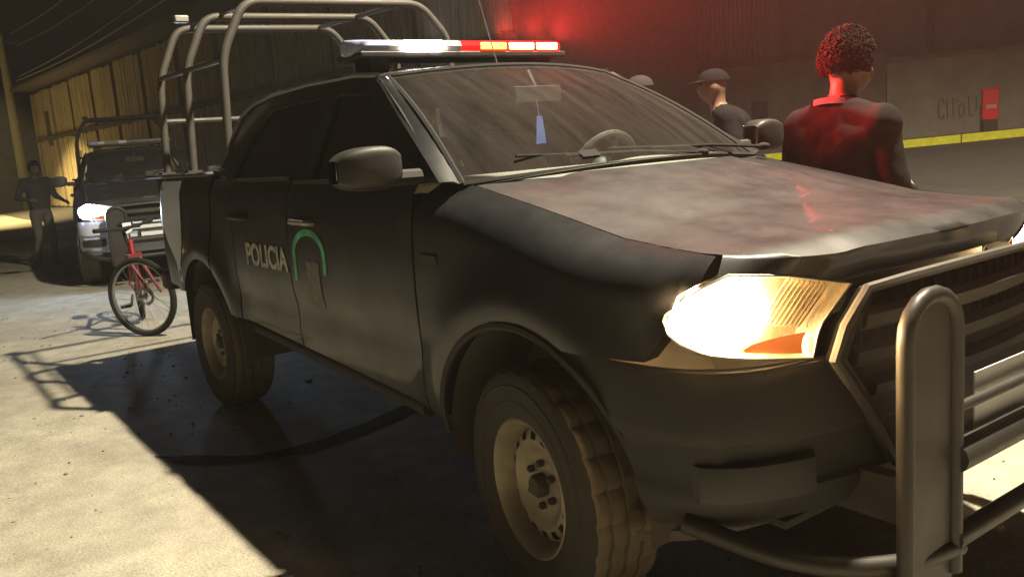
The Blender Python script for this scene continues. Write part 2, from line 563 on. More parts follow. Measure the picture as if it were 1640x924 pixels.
PLAN = [(0.20, -0.897), (0.36, -0.893), (0.48, -0.888), (0.58, -0.873), (0.66, -0.838), (0.73, -0.775), (0.775, -0.69), (0.81, -0.58), (0.835, -0.46), (0.855, -0.33), (0.87, -0.17), (0.875, 0.0)]
def plan_len():
    out = [0.0]
    for a, b in zip(PLAN, PLAN[1:]):
        out.append(out[-1]+math.hypot(b[0]-a[0], b[1]-a[1]))
    return out
PL = plan_len()
def plan(s):
    """point and outward normal on the plan outline of the nose; s in metres from the arch, mirrored past the middle"""
    tot = PL[-1]; mir = False
    if s > tot: s = 2*tot-s; mir = True
    s = max(0, s)
    for i in range(len(PL)-1):
        if s <= PL[i+1]+1e-9:
            t = (s-PL[i])/(PL[i+1]-PL[i])
            def pt(k):
                k = max(0, min(len(PLAN)-1, k)); return Vector(PLAN[k])
            p0, p1, p2, p3 = pt(i-1), pt(i), pt(i+1), pt(i+2)
            if i+2 > len(PLAN)-1: p3 = Vector((PLAN[-2][0], -PLAN[-2][1]))
            p = 0.5*((2*p1)+(-p0+p2)*t+(2*p0-5*p1+4*p2-p3)*t*t+(-p0+3*p1-3*p2+p3)*t**3)
            d = 0.5*((-p0+p2)+2*(2*p0-5*p1+4*p2-p3)*t+3*(-p0+3*p1-3*p2+p3)*t*t)
            break
    n = Vector((d.y, -d.x)).normalized()
    if n.dot(Vector((0.6, -0.6))) < 0: n = -n
    if mir: return Vector((p.x, -p.y)), Vector((n.x, -n.y))
    return p, n
def s_at_y(y):
    lo, hi = 0.0, PL[-1]
    for _ in range(40):
        m = (lo+hi)/2
        if plan(m)[0].y < y: lo = m
        else: hi = m
    return lo
TOT = PL[-1]*2

def make_wheel(parent, x, side, steer=0.0):
    w = empty('wheel', (x, side*0.775, 0.385), steer, parent)
    k = side
    # tyre: rounded shoulder, tread blocks cut by grooves
    seg = 96
    def mod(r, h, i):
        if r > 0.368 and abs(h) < 0.115:
            a = (i+(2 if h > 0 else 0)) % 4
            if a == 0: return r-0.009
        return r
    prof = [(0.215, -0.105), (0.222, -0.118), (0.25, -0.128), (0.272, -0.131), (0.276, -0.134), (0.28, -0.134), (0.284, -0.132), (0.30, -0.133), (0.322, -0.132), (0.326, -0.135), (0.330, -0.135), (0.334, -0.131), (0.34, -0.130), (0.365, -0.122), (0.378, -0.110), (0.383, -0.098),
            (0.384, -0.075), (0.376, -0.072), (0.376, -0.062), (0.385, -0.059), (0.386, -0.022), (0.377, -0.019), (0.377, -0.008), (0.386, -0.005),
            (0.386, 0.030), (0.377, 0.033), (0.377, 0.044), (0.385, 0.047), (0.384, 0.098), (0.378, 0.110), (0.365, 0.122), (0.34, 0.130), (0.334, 0.131), (0.330, 0.135), (0.326, 0.135), (0.322, 0.132), (0.30, 0.133), (0.284, 0.132), (0.28, 0.134), (0.276, 0.134), (0.272, 0.131), (0.25, 0.128), (0.222, 0.118), (0.215, 0.105)]
    mb = MB()
    mb.lathe(prof, seg, 'y', mod=mod)
    for i, f in enumerate(mb.f):
        j = i//seg
        mb.mi[i] = 1 if 14 <= j <= 28 else 0
    mb.build('tyre', [rubber, tread_m], w, 28)
    # rim: barrel and lip, pressed disc with real vent holes
    mb = MB()
    mb.lathe([(0.205, -k*0.11), (0.195, k*0.02), (0.198, k*0.088), (0.214, k*0.096), (0.222, k*0.108), (0.224, k*0.118), (0.218, k*0.121), (0.209, k*0.112), (0.199, k*0.098), (0.189, k*0.070), (0.182, k*0.055)], 64)
    seg = 64
    prof = [(0.183, 0.055), (0.174, 0.066), (0.166, 0.073), (0.148, 0.078), (0.138, 0.080), (0.122, 0.072), (0.105, 0.060), (0.088, 0.056), (0.072, 0.058), (0.045, 0.060), (0.03, 0.060)]
    rws = [[(r*math.cos(2*math.pi*i/seg), k*h, r*math.sin(2*math.pi*i/seg)) for i in range(seg)] for r, h in prof]
    o = len(mb.v)
    mb.v += [p for rw in rws for p in rw]
    for j in range(len(prof)-1):
        for i in range(seg):
            if j in (1, 2) and i % 4 in (0, 1): continue
            n = (i+1) % seg
            mb.f.append((o+j*seg+i, o+j*seg+n, o+(j+1)*seg+n, o+(j+1)*seg+i)); mb.mi.append(0)
    mb.build('rim', steel, w, 35)
    mb = MB()
    mb.lathe([(0.19, k*0.03), (0.05, k*0.03), (0.01, k*0.03)], 32)
    mb.build('brake_drum', underside, w)
    mb = MB()
    mb.lathe([(0.038, k*0.052), (0.038, k*0.085), (0.030, k*0.096), (0.012, k*0.100), (0.001, k*0.100)], 24)
    mb.build('hub_cap', dark_metal, w)
    for i in range(6):
        a = 2*math.pi*(i+0.5)/6
        mb = MB()
        c = (0.07*math.cos(a), 0, 0.07*math.sin(a))
        mb.lathe([(0.012, k*0.052), (0.012, k*0.074), (0.007, k*0.080), (0.001, k*0.080)], 6, 'y', c)
        mb.build('lug_nut', dark_metal, w)
    return w

def poly_ring(outer, inners, mapy, thick, s):
    """flat panel in x,z with holes, bent by mapy, extruded inwards"""
    bm = bmesh.new()
    def loop(pts):
        vs_ = [bm.verts.new((x, 0, z)) for x, z in pts]
        for a, b in zip(vs_, vs_[1:]+vs_[:1]): bm.edges.new((a, b))
    loop(outer)
    for i in inners: loop(i)
    bmesh.ops.triangle_fill(bm, use_beauty=True, use_dissolve=False, edges=bm.edges[:])
    bmesh.ops.recalc_face_normals(bm, faces=bm.faces)
    geo = bmesh.ops.extrude_face_region(bm, geom=bm.faces[:])
    inner = [g for g in geo['geom'] if isinstance(g, bmesh.types.BMVert)]
    iset = set(inner)
    for v in bm.verts:
        x, z = v.co.x, v.co.z
        v.co = Vector((x, s*(mapy(x, z)-(thick if v in iset else 0)), z))
    bmesh.ops.recalc_face_normals(bm, faces=bm.faces)
    mb = MB()
    bm.verts.index_update()
    mb.add([tuple(v.co) for v in bm.verts], [tuple(v.index for v in f.verts) for f in bm.faces])
    bm.free()
    return mb

def yg(x, z):
    return 0.838-(z-1.335)*0.455-0.02*sstep(-0.9, -0.45, x)
def round_poly(pts, r=0.04, n=4):
    P = [Vector((p[0], p[1], 0)) for p in pts]
    out = []
    for i in range(len(P)):
        a, b, c = P[i-1], P[i], P[(i+1) % len(P)]
        d1 = min(r, (a-b).length*0.4); d2 = min(r, (c-b).length*0.4)
        p = b+(a-b).normalized()*d1; q = b+(c-b).normalized()*d2
        for k in range(n+1):
            t = k/n
            v = p*(1-t)**2+b*2*t*(1-t)+q*t*t
            out.append((v.x, v.y))
    return out

def headlight(root, s):
    """s=-1 right lamp; glass over a lit reflector, following the nose outline"""
    def pt(u, v, off):
        # u 0 outer..1 inner, v 0 bottom..1 top
        yl = lerp_pts([(0, -0.868), (0.45, -0.874), (1, -0.845)], v)
        yr = lerp_pts([(0, -0.575), (0.45, -0.545), (1, -0.425)], v)
        sl, sr = s_at_y(yl), s_at_y(yr)
        ss = sl+(sr-sl)*u
        zb_ = lerp_pts([(0, 0.945), (0.25, 0.905), (1, 0.868)], u)
        zt_ = lerp_pts([(0, 1.055), (0.22, 1.098), (0.55, 1.082), (1, 1.035)], u)
        if u < 0.001: zb_, zt_ = 0.955, 1.05
        z = zb_+(zt_-zb_)*v
        p, n = plan(ss)
        p = p+n*(off-0.012-0.02*v)
        return (p.x, -s*p.y if s > 0 else p.y, z)
    def fx(p):
        return p
    mb = MB()
    mb.rows([[pt(i/14, j/6, -0.075+0.0) for i in range(15)] for j in range(7)])
    # walls back to the lens edge
    edge = [(i/14, 0) for i in range(15)]+[(1, j/6) for j in range(1, 7)]+[(1-i/14, 1) for i in range(1, 15)]+[(0, 1-j/6) for j in range(1, 6)]
    mb.rows([[pt(u, v, -0.075) for u, v in edge], [pt(u, v, -0.002) for u, v in edge]], closed=True)
    h = mb.build('headlight', reflector, root, 30)
    mb = MB()
    mb.rows([[pt(i/18, j/8, 0.006*math.sin(math.pi*j/8)) for i in range(19)] for j in range(9)])
    mb.build('lens', glass_clear, h, 40)
    # bezel
    mb = MB()
    ring = [pt(u, v, 0.003) for u, v in edge]
    ring2 = [(p[0], p[1], p[2]) for p in ring]
    mb.tube(ring2+[ring2[0]], 0.004, 6, False)
    mb.build('bezel', chrome, h)
    # glowing bowls
    for nm, u, v, r in (('main_lamp', 0.16, 0.47, 0.068), ('dip_lamp', 0.50, 0.55, 0.066)):
        c = Vector(pt(u, v, -0.045))
        d = Vector((0.92, s*0.28, 0)).normalized()
        if nm == 'dip_lamp': d = Vector((1, s*0.10, 0)).normalized()
        q = Vector((1, 0, 0)).rotation_difference(d)
        mb = MB()
        mb.lathe([(0.004, -0.03), (r*0.55, -0.022), (r*0.85, 0.0), (r, 0.024)], 24, 'x')
        mb.ball((-0.004, 0, 0), (0.02, 0.016, 0.016))
        mb.v = [tuple(c+(q @ Vector(p))) for p in mb.v]
        mb.build(nm, hl_emit, h)
    # amber indicator and ribbed inner reflector
    mb = MB()
    mb.rows([[pt(0.52+0.44*i/8, 0.05+(0.05+0.26*(i/8)**0.7)*j/3, -0.018-0.010*math.cos(math.pi*(j/3-0.5))) for i in range(9)] for j in range(4)])
    mb.build('turn_signal', amber, h)
    for i in range(9):
        u = 0.66+0.036*i
        mb = MB()
        a, b = pt(u, 0.40, -0.045), pt(u+0.0, 0.96, -0.045)
        mb.tube([a, b], 0.0035, 6)
        mb.build('reflector_rib', reflector, h)
    return h

def build_truck():
    root = empty('pickup_truck')
    # ---- inner dark shell and chassis
    mb = MB()
    mb.box((-0.9, 0, 0.78), (2.0, 1.1, 0.36)); mb.box((-2.2, 0, 0.56), (4.2, 0.95, 0.18)); mb.box((0.25, 0, 0.72), (0.9, 0.86, 0.42))
    mb.box((-1.9, 0, 0.64), (2.1, 1.62, 0.10)); mb.box((-3.7, 0, 0.86), (1.3, 0.9, 0.1))
    for y in (-0.45, 0.45): mb.box((-1.8, y, 0.47), (4.9, 0.09, 0.15))
    mb.build('chassis', underside, root)
    mb = MB(); mb.tube([(-3.22, -0.68, 0.385), (-3.22, 0.68, 0.385)], 0.045); mb.ball((-3.22, 0, 0.385), 0.14)
    mb.build('axle', underside, root)
    mb = MB(); mb.tube([(0, -0.66, 0.385), (0, 0.66, 0.385)], 0.035); mb.build('axle', underside, root)
    for s in (-1, 1):
        for nm, x0, x1, rl, m in (('front_fender', -0.608, 0.655, True, paint), ('front_door', -1.795, -0.620, None, paint), ('rear_door', -2.598, -1.806, None, paint), ('cab_corner', -2.965, -2.610, None, paint), ('bed_side', -4.42, -2.995, None, paint)):
            p = side_panel(s, x0, x1, 0, rl).build(nm, m, root, 50)
            if nm == 'front_fender': fender = p
            if nm in ('front_door', 'rear_door'):
                hx = -1.60 if nm == 'front_door' else -2.46
                mb = MB(); y = yside(hx, 1.17)
                mb.tube(arc_pts([(hx-0.10, s*(y-0.01), 1.175), (hx-0.095, s*(y+0.032), 1.178), (hx+0.095, s*(y+0.032), 1.176), (hx+0.10, s*(y-0.01), 1.172)], 0.03), 0.014, 8)
                mb.build('handle', plastic_s if nm == 'rear_door' else chrome, p)
                mb = MB(); mb.box((0.5*(x0+x1), s*(yg(-1.2, 1.345)+0.006), zt(0.5*(x0+x1))+0.004), (x1-x0-0.05, 0.014, 0.018)); mb.build('belt_trim', plastic_s, p)
            if nm == 'bed_side':
                mb = MB(); mb.box((-3.70, s*0.835, 1.408), (1.42, 0.085, 0.026)); mb.build('rail_cap', cage_m, p, bevel=0.01)
                mb = MB()
                mb.rows([[(-4.405+0.012*math.cos(a)*0, s*(yside(-4.40, 1.0)+0.004+0.02*math.cos(a)), 1.0+0.16*q) for a in (0, 1.57)] for q in (-1, 1)])
                mb.grid(lambda u, v: (-4.425-0.012*math.sin(math.pi*v), s*(0.70+0.075*u), 0.86+0.32*v), 4, 4)
                mb.build('tail_lamp', red_lens_off, p)
            if nm == 'front_fender':
                # wheel-arch flare lip
                mb = MB()
                arcp = [(AR*math.cos(R(a)), s*(yside(AR*math.cos(R(a)), 0.40+AR*math.sin(R(a)))+0.002), 0.40+AR*math.sin(R(a))) for a in range(14, 175, 8)]
                mb.tube(arcp, 0.013, 6); mb.build('arch_lip', plastic, p)
                mb = MB()
                mb.box((-0.50, s*(yside(-0.5, 1.08)+0.002), 1.08), (0.10, 0.012, 0.035)); mb.build('side_repeater', plastic_s, p, bevel=0.005)
        # inner skin behind the shut lines
        mb = side_panel(s, -0.64, 0.56, 0.045, True, 0.02); mb.build('inner_fender', underside, root)
        mb = side_panel(s, -2.99, -0.60, 0.045, None, 0.02); mb.build('inner_sill', underside, root)
        # wheel-well liners
        for xc in (0.0, -3.22):
            mb = MB()
            mb.lathe([(0.50, s*0.86), (0.50, s*0.45), (0.05, s*0.45)], 24, 'y', (xc, 0, 0.42), a0=R(-8), a1=R(188))
            mb.build('wheel_well', underside, root)
        mb = MB(); mb.tube([(-0.75, s*0.80, 0.47), (-2.6, s*0.80, 0.55)], 0.035, 10); mb.build('side_step', plastic, root)
        # mudflap
        mb = MB(); mb.box((-3.66, s*0.77, 0.52), (0.012, 0.26, 0.34)); mb.build('mudflap', plastic, root)
        make_wheel(root, 0, s, R(-7)); make_wheel(root, -3.22, s)
    # ---- hood
    def hood_pt(u, v):
        q = u*2-1                                   # across
        xf = 0.855-0.055*abs(q)**2-0.13*abs(q)**6
        xr = -0.40+0.20*(1-abs(q)**2)
        x = xr+(xf-xr)*v
        z = zt(min(x, 0.6))
        crown = 0.045*(1-q*q)*(1-0.55*v)
        bulge = 0.014*sstep(0.66, 0.54, abs(q))*(1-0.5*v)
        nose = 0.030*max(0, (v-0.90)/0.10)**2*(1-abs(q)**6)
        z = z+crown+bulge-nose-0.012*v*v*(1-abs(q))
        return (x, q*(HALF-0.004-0.0*v), z)
    def nose_pt(u, v):
        q = 2*u-1
        a = Vector(hood_pt(u, 1.0))
        yy = -0.80*abs(q)**0.95
        p, n = plan(s_at_y(yy))
        p = p-n*0.03
        zz = lerp_pts([(0, 1.055), (0.30, 1.052), (0.46, 1.045), (0.56, 1.068), (0.70, 1.086), (0.80, 1.094), (0.9, 1.088)], -yy)
        c = Vector((p.x, math.copysign(abs(p.y), q), zz))
        k = math.sin(v*math.pi/2)
        return (a.x+(c.x-a.x)*v**0.85, a.y+(c.y-a.y)*v, a.z+(c.z-a.z)*v**1.15)
    mb = MB()
    mb.rows([[hood_pt(i_/48, j_/40) for i_ in range(49)] for j_ in range(41)]+[[nose_pt(i_/48, j_/6) for i_ in range(49)] for j_ in range(1, 7)])
    hood = mb.build('hood', paint_top, root, 75)
    mb = MB(); mb.box((0.0, 0, 0.98), (1.2, 1.36, 0.05)); mb.build('engine_bay', black_m, root)
    # ---- cowl and wipers
    mb = MB(); mb.grid(lambda u, v: (-0.40+0.20*(1-(2*u-1)**2)-0.10*v-0.02, (2*u-1)*0.76, 1.312+0.045*(1-(2*u-1)**2)+0.0*v), 24, 3)
    cowl = mb.build('cowl', plastic, root)
    for y0, y1 in ((0.28, -0.34), (0.66, 0.10)):
        mb = MB()
        mb.tube([(-0.30, y0, 1.36), (-0.34, (y0+y1)/2, 1.385), (-0.40, y1, 1.392)], 0.008, 6)
        mb.tube([(-0.36, y0-0.15, 1.378), (-0.43, y1-0.20, 1.405)], 0.006, 6)
        mb.ball((-0.30, y0, 1.36), (0.03, 0.025, 0.016))
        mb.build('wiper', black_m, root)
    # ---- windscreen
    def ws_pt(u, v, off=0.0):
        q = 2*u-1
        bx, by, bz = -0.44+0.17*(1-q*q), q*0.765, 1.322+0.028*(1-q*q)
        tx, ty, tz = -1.205+0.11*(1-q*q), q*0.605, 1.762+0.030*(1-q*q)
        bow = 0.025*math.sin(math.pi*v)
        return (bx+(tx-bx)*v+bow*0.5+off, by+(ty-by)*v, bz+(tz-bz)*v+bow)
    mb = MB(); mb.grid(lambda u, v: ws_pt(u, v), 28, 16)
    ws = mb.build('windscreen', glass_ws, root, 60)
    ring = [ws_pt(i/28, 0) for i in range(29)]+[ws_pt(1, j/12) for j in range(1, 13)]+[ws_pt(1-i/28, 1) for i in range(1, 29)]+[ws_pt(0, 1-j/12) for j in range(1, 12)]
    mb = MB(); mb.tube(ring+[ring[0]], 0.012, 6, False); mb.build('window_seal', black_m, ws)
    mb = MB(); mb.box((-0.985, 0.0, 1.655), (0.03, 0.25, 0.07)); mb.tube([(-0.99, 0, 1.68), (-1.04, 0, 1.76)], 0.012); mb.build('rear_view_mirror', plastic, ws, bevel=0.012)
    # sticker strips seen on the glass
    mb = MB(); mb.grid(lambda u, v: (Vector(ws_pt(0.30+0.05*u, 0.06+0.045*v))+Vector((0.004, 0, 0.006))).to_tuple(), 3, 2); mb.build('sticker', black_m, ws)
    # ---- roof
    def roof_pt(u, v):
        q = 2*u-1
        fx = -1.205+0.11*(1-q*q)-0.0
        x = fx+(-2.86-fx)*v
        e = 1.768+0.035*sstep(0, 0.4, v)-0.045*sstep(0.62, 1.0, v)
        z = e+0.040*(1-abs(q)**2.4)*(0.75+0.5*math.sin(math.pi*min(1, v*1.1)))
        hw = 0.612+0.02*sstep(0, 0.3, v)-0.02*sstep(0.7, 1, v)
        if abs(q) > 0.93: z -= 0.02*((abs(q)-0.93)/0.07)
        for rr in (0.25, 0.55): z += 0.006*math.exp(-((abs(q)-rr)/0.05)**2)*sstep(0.15, 0.25, v)*sstep(0.95, 0.8, v)
        return (x, q*hw, z)
    mb = MB(); mb.grid(roof_pt, 36, 28)
    mb.build('roof', paint_top, root, 60)
    mb = MB(); mb.grid(lambda u, v: (roof_pt(u, v)[0], roof_pt(u, v)[1]*0.97, roof_pt(u, v)[2]-0.03), 10, 8); mb.build('headliner', trim, root)
    # ---- greenhouse sides
    for s in (-1, 1):
        outer = [(-0.47, 1.335), (-0.66, 1.45), (-0.95, 1.62), (-1.18, 1.745), (-1.30, 1.778), (-1.6, 1.795), (-2.0, 1.80), (-2.45, 1.79), (-2.70, 1.765), (-2.84, 1.71), (-2.93, 1.55), (-2.975, 1.37), (-2.6, 1.366), (-1.8, 1.352)]
        w1 = round_poly([(-0.80, 1.348), (-1.00, 1.50), (-1.265, 1.70), (-1.60, 1.725), (-1.61, 1.352)], 0.035)
        w2 = round_poly([(-1.735, 1.356), (-1.735, 1.728), (-2.40, 1.72), (-2.60, 1.60), (-2.70, 1.372)], 0.045)
        mb = poly_ring(outer, [w1, w2], yg, 0.045, s)
        g = mb.build('cab_side', paint, root, 35)
        for nm, w, gm in (('front_window', w1, glass_side), ('rear_window', w2, glass_tint)):
            mb = poly_ring(w, [], lambda x, z: yg(x, z)-0.018, 0.004, s)
            gl = mb.build(nm, gm, g, 30)
            ring = [(x, s*(yg(x, z)-0.006), z) for x, z in w]
            mb = MB(); mb.tube(ring+[ring[0]], 0.009, 6, False); mb.build('window_seal', black_m, gl)
        mb = MB(); ring = [(x, s*(yg(x, z)+0.004), z) for x, z in ((-0.50, 1.36), (-0.95, 1.64), (-1.2, 1.775))]
        # A-pillar strip between windscreen and side
        mb.rows([[ws_pt(0 if s < 0 else 1, t/10) for t in range(11)], [((-0.47-0.735*t/10)+0.03, s*(0.80+0.005-0.175*t/10), 1.338+0.425*t/10) for t in range(11)], [(lerp_pts([(0, -0.47), (0.24, -0.66), (0.60, -0.95), (0.9, -1.18), (1, -1.30)], t/10), s*(yg(-0.7, 1.335+0.44*t/10)+0.012), 1.337+0.442*t/10-0.0) for t in range(11)]])
        mb.build('a_pillar', paint, root, 60)
        # drip rail
        mb = MB(); mb.tube([(x, s*(yg(x, z)+0.004), z+0.004) for x, z in ((-1.22, 1.768), (-1.45, 1.79), (-2.0, 1.802), (-2.45, 1.792), (-2.72, 1.764), (-2.86, 1.70), (-2.95, 1.50))], 0.012, 6); mb.build('drip_rail', paint_top, root)
        # door mirror
        mb = MB()
        def mir(u, v):
            a = 2*math.pi*u; 
            t = v
            k = math.sin(math.pi*min(max(t, 0.02), 0.98))**0.22
            yy = -0.935-0.225*t
            hz = 0.078*k*(1.0-0.10*t); hx = 0.07*k
            ca, sa = math.cos(a), math.sin(a)
            sg = lambda w, e: math.copysign(abs(w)**e, w)
            return (-0.585+hx*sg(ca, 0.38)-0.03*t, -s*yy if s > 0 else yy, 1.405+hz*sg(sa, 0.42)-0.008*t)
        mb.grid(mir, 28, 20)
        if s > 0: mb.v = [(x, abs(y), z) for x, y, z in mb.v]
        dm = mb.build('door_mirror', plastic_s, root, 60)
        mb = MB(); mb.tube([(-0.60, s*0.84, 1.36), (-0.60, s*0.95, 1.362)], 0.028, 8); mb.build('mirror_arm', plastic, dm)
        mb = MB(); mb.box((-0.661, s*1.05, 1.403), (0.006, 0.16, 0.10)); mb.build('mirror_glass', bright, dm, bevel=0.01)
    # ---- cab back
    mb = MB(); mb.grid(lambda u, v: (-2.965+0.11*v*v, (2*u-1)*(0.80-0.20*v), 0.66+1.11*v), 10, 14)
    cb = mb.build('cab_back', paint, root)
    mb = MB(); mb.grid(lambda u, v: (-2.935+0.075*v, (2*u-1)*(0.62-0.06*v), 1.40+0.28*v), 6, 4); mb.build('back_window', glass_tint, cb)
    # ---- interior
    mb = MB()
    mb.grid(lambda u, v: (-0.42-0.42*v, (2*u-1)*0.73, 1.315+0.03*math.sin(math.pi*v)+0.02*math.exp(-((u-0.75)/0.10)**2)*sstep(0.3, 0.9, v)), 24, 8)
    mb.grid(lambda u, v: (-0.84+0.06*v, (2*u-1)*0.73, 1.315-0.45*v), 10, 6)
    dsh = mb.build('dashboard', dash_m, root)
    mb = MB(); c = Vector((-1.0, 0.37, 1.30)); ax = Quaternion((0, 1, 0), R(-62))
    ringp = [c+ax @ Vector((0.185*math.cos(a), 0.185*math.sin(a), 0)) for a in [2*math.pi*k/32 for k in range(33)]]
    mb.tube(ringp, 0.016, 8, False)
    for a in (0.2, math.pi-0.2, -math.pi/2): mb.tube([c+ax @ Vector((0.03*math.cos(a), 0.03*math.sin(a), -0.01)), c+ax @ Vector((0.18*math.cos(a), 0.18*math.sin(a), 0))], 0.014, 6)
    mb.ball(c, (0.05, 0.06, 0.06)); mb.tube([c, c+Vector((0.25, 0, -0.12))], 0.035)
    mb.build('steering_wheel', seat_dark, root)
    for y in (-0.37, 0.37):
        seat = empty('seat', (0, 0, 0), 0, root)
        mb = MB(); mb.box((-1.42, y, 0.93), (0.52, 0.50, 0.16)); mb.build('cushion', seat_m, seat, bevel=0.05, seg=3)
        mb = MB(); mb.box((-1.70, y, 1.25), (0.14, 0.48, 0.56), Matrix.Rotation(R(-14), 3, 'Y'), taper=(0.7, 0.82)); mb.build('backrest', seat_m, seat, bevel=0.04, seg=3)
        mb = MB(); mb.box((-1.79, y, 1.605), (0.09, 0.26, 0.17), Matrix.Rotation(R(-10), 3, 'Y')); mb.build('headrest', seat_m, seat, bevel=0.035, seg=3)
    mb = MB(); mb.box((-2.5, 0, 0.93), (0.5, 1.35, 0.18)); mb.box((-2.78, 0, 1.25), (0.14, 1.35, 0.55), Matrix.Rotation(R(-10), 3, 'Y')); mb.build('rear_bench', seat_m, root, bevel=0.04)
    mb = MB(); mb.box((-1.6, 0, 0.80), (2.4, 1.5, 0.04)); mb.build('cab_floor', trim, root)
    # ---- nose: bumper, grille, lamps
    mb = MB()
    zs = [0.425, 0.44, 0.475, 0.52, 0.555, 0.565, 0.60, 0.65, 0.675, 0.69, 0.72, 0.76, 0.80, 0.84, 0.862, 0.868]
    off = [-0.10, -0.055, -0.015, 0.015, 0.022, 0.005, 0.000, 0.002, 0.006, 0.032, 0.034, 0.028, 0.020, 0.010, 0.0, -0.02]
    rws = []
    for z, o in zip(zs, off):
        d = AR*AR-(z-0.40)**2
        x0 = math.sqrt(d) if d > 0 else 0.22
        s0 = max(0.0, s_at_y(-0.896) if x0 < 0.22 else 0)
        # arc length where x reaches x0 on the side
        lo, hi = 0.0, PL[-1]
        for _ in range(40):
            m_ = (lo+hi)/2
            if plan(m_)[0].x < x0: lo = m_
            else: hi = m_
        s0 = lo
        row = []
        N = 72
        for i in range(N+1):
            ss = s0+(TOT-2*s0)*i/N
            p, n = plan(ss)
            fr = sstep(0.10, 0.55, ss)*sstep(0.10, 0.55, TOT-ss)
            cut = 1.0
            oo = o*(0.35+0.65*fr) if o > 0 else o*fr
            # recessed panels either side of the grille
            if 0.565 <= z <= 0.675 and not (0.34 < abs(p.y) < 0.80): oo = max(oo, 0.018*fr)
            q = p+n*oo
            row.append((q.x, q.y, z))
        rws.append(row)
    mb.rows(rws)
    bumper = mb.build('front_bumper', plastic, root, 40)
    mb = MB(); mb.box((0.52, 0, 0.44), (0.5, 1.3, 0.02)); mb.build('under_tray', underside, bumper)
    mb = MB(); mb.grid(lambda u, v: ((lambda p: (p[0][0]-0.06*v*0, p[0][1], 0.35+0.03*v))((plan(0.45+(TOT-0.9)*u)[0]-Vector((0.22, 0)),))), 24, 1)
    mb.build('skid_plate', dark_metal, bumper)
    for s in (-1, 1):
        sy = 1 if s < 0 else -1
        y0 = -0.80
        p, n = plan(s_at_y(y0)); c = Vector((p.x+n.x*0.012, -s*p.y if s > 0 else p.y, 0.62))
        def fp(yv, z, o_):
            p_, n_ = plan(s_at_y(-abs(yv))); w_ = p_+n_*o_
            return (w_.x, math.copysign(abs(w_.y), s), z)
        mb = MB(); ys_ = [0.855-0.27*k/14 for k in range(15)]
        mb.rows([[fp(y_, z_, 0.002 if k_ in (0, 14) else o_) for k_, y_ in enumerate(ys_)] for z_, o_ in ((0.535, 0.0), (0.540, 0.034), (0.550, 0.036), (0.625, 0.034), (0.632, 0.032), (0.637, 0.0))])
        fl = mb.build('fog_cover', plastic_s, bumper, 30)
        mb = MB(); mb.ball(fp(0.845, 0.66, 0.0), (0.018, 0.012, 0.026)); mb.build('marker_reflector', chrome, fl)
        headlight(root, s)
    def grille_loop(k, dx):
        half = [(0.0, 1.052), (0.30, 1.046), (0.455, 1.036), (0.53, 0.95), (0.565, 0.87), (0.50, 0.78), (0.42, 0.66), (0.36, 0.56), (0.0, 0.55)]
        pts = [(-y, z) for y, z in half]+[(y, z) for y, z in half[::-1][1:-1]]
        out = []
        for y, z in pts:
            yy, zz = y*k, 0.80+(z-0.80)*k
            p, n = plan(s_at_y(-abs(yy)))
            out.append((p.x+dx, yy, zz))
        return out
    a, b, c = grille_loop(1.0, 0.02), grille_loop(0.93, 0.045), grille_loop(0.90, -0.04)
    mb = MB(); mb.rows([a, b, c], closed=True)
    gr = mb.build('grille', plastic_s, root, 30)
    mb = MB(); mb.tube([Vector(p)+Vector((0.004, 0, 0)) for p in grille_loop(0.985, 0.035)]+[Vector(grille_loop(0.985, 0.035)[0])+Vector((0.004, 0, 0))], 0.014, 8, False); mb.build('grille_frame', dark_metal, gr)
    mb = MB(); mb.add(c, [tuple(range(len(c)))]); mb.build('backing', black_m, gr, 0)
    for z, hw, th in ((0.955, 0.47, 0.030), (0.865, 0.50, 0.030), (0.775, 0.44, 0.026)):
        mb = MB()
        rws = []
        for i in range(25):
            y = -hw+2*hw*i/24
            p, n = plan(s_at_y(-abs(y)))
            rws.append([(p.x+0.030, y, z-th), (p.x+0.052, y, z-th*0.5), (p.x+0.056, y, z+th*0.5), (p.x+0.030, y, z+th)])
        mb.rows(rws); mb.build('grille_bar', plastic_s if z < 0.9 else dark_metal, gr)
    for i in range(15):
        y = -0.42+0.06*i
        mb = MB(); p, n = plan(s_at_y(-abs(y))); mb.box((p.x-0.01, y, 0.81), (0.012, 0.012, 0.40)); mb.build('grille_slat', plastic, gr)
    # ---- bull bar
    bull = empty('bull_bar', (0, 0, 0), 0, root)
    for s in (-1, 1):
        x = 1.03
        yo, yi = s*0.545, s*0.325
        if s > 0: yo, yi = yi, yo
        prof = [(yo, 0.30), (yo, 0.93)]+[((yo+yi)/2-(yi-yo)/2*math.cos(R(a)), 0.935+0.095*math.sin(R(a))) for a in range(20, 180, 20)]+[(yi, 0.93), (yi, 0.30)]
        mb = MB(); mb.tube([(x-0.14 if z < 0.5 else x, y, z) if False else (x, y, z) for y, z in prof], 0.021, 10); mb.build('upright_tube', bull_m, bull)
        inner = [(0.5*(yo+yi)+(y-0.5*(yo+yi))*0.93, z-0.012) for y, z in prof]
        mb = MB(); mb.prism([(x-0.016, y, z) for y, z in inner], (0.018, 0, 0)); mb.build('upright_plate', bull_m, bull)
        mb = MB(); mb.box((0.89, s*0.43, 0.50), (0.22, 0.05, 0.12)); mb.build('bracket', dark_metal, bull)
        mb = MB(); mb.tube(arc_pts([(0.62, s*0.86, 0.47), (0.86, s*0.74, 0.40), (1.0, s*0.54, 0.37), (1.03, s*0.30, 0.36)], 0.12), 0.026, 10); mb.build('lower_hoop', bull_m, bull)
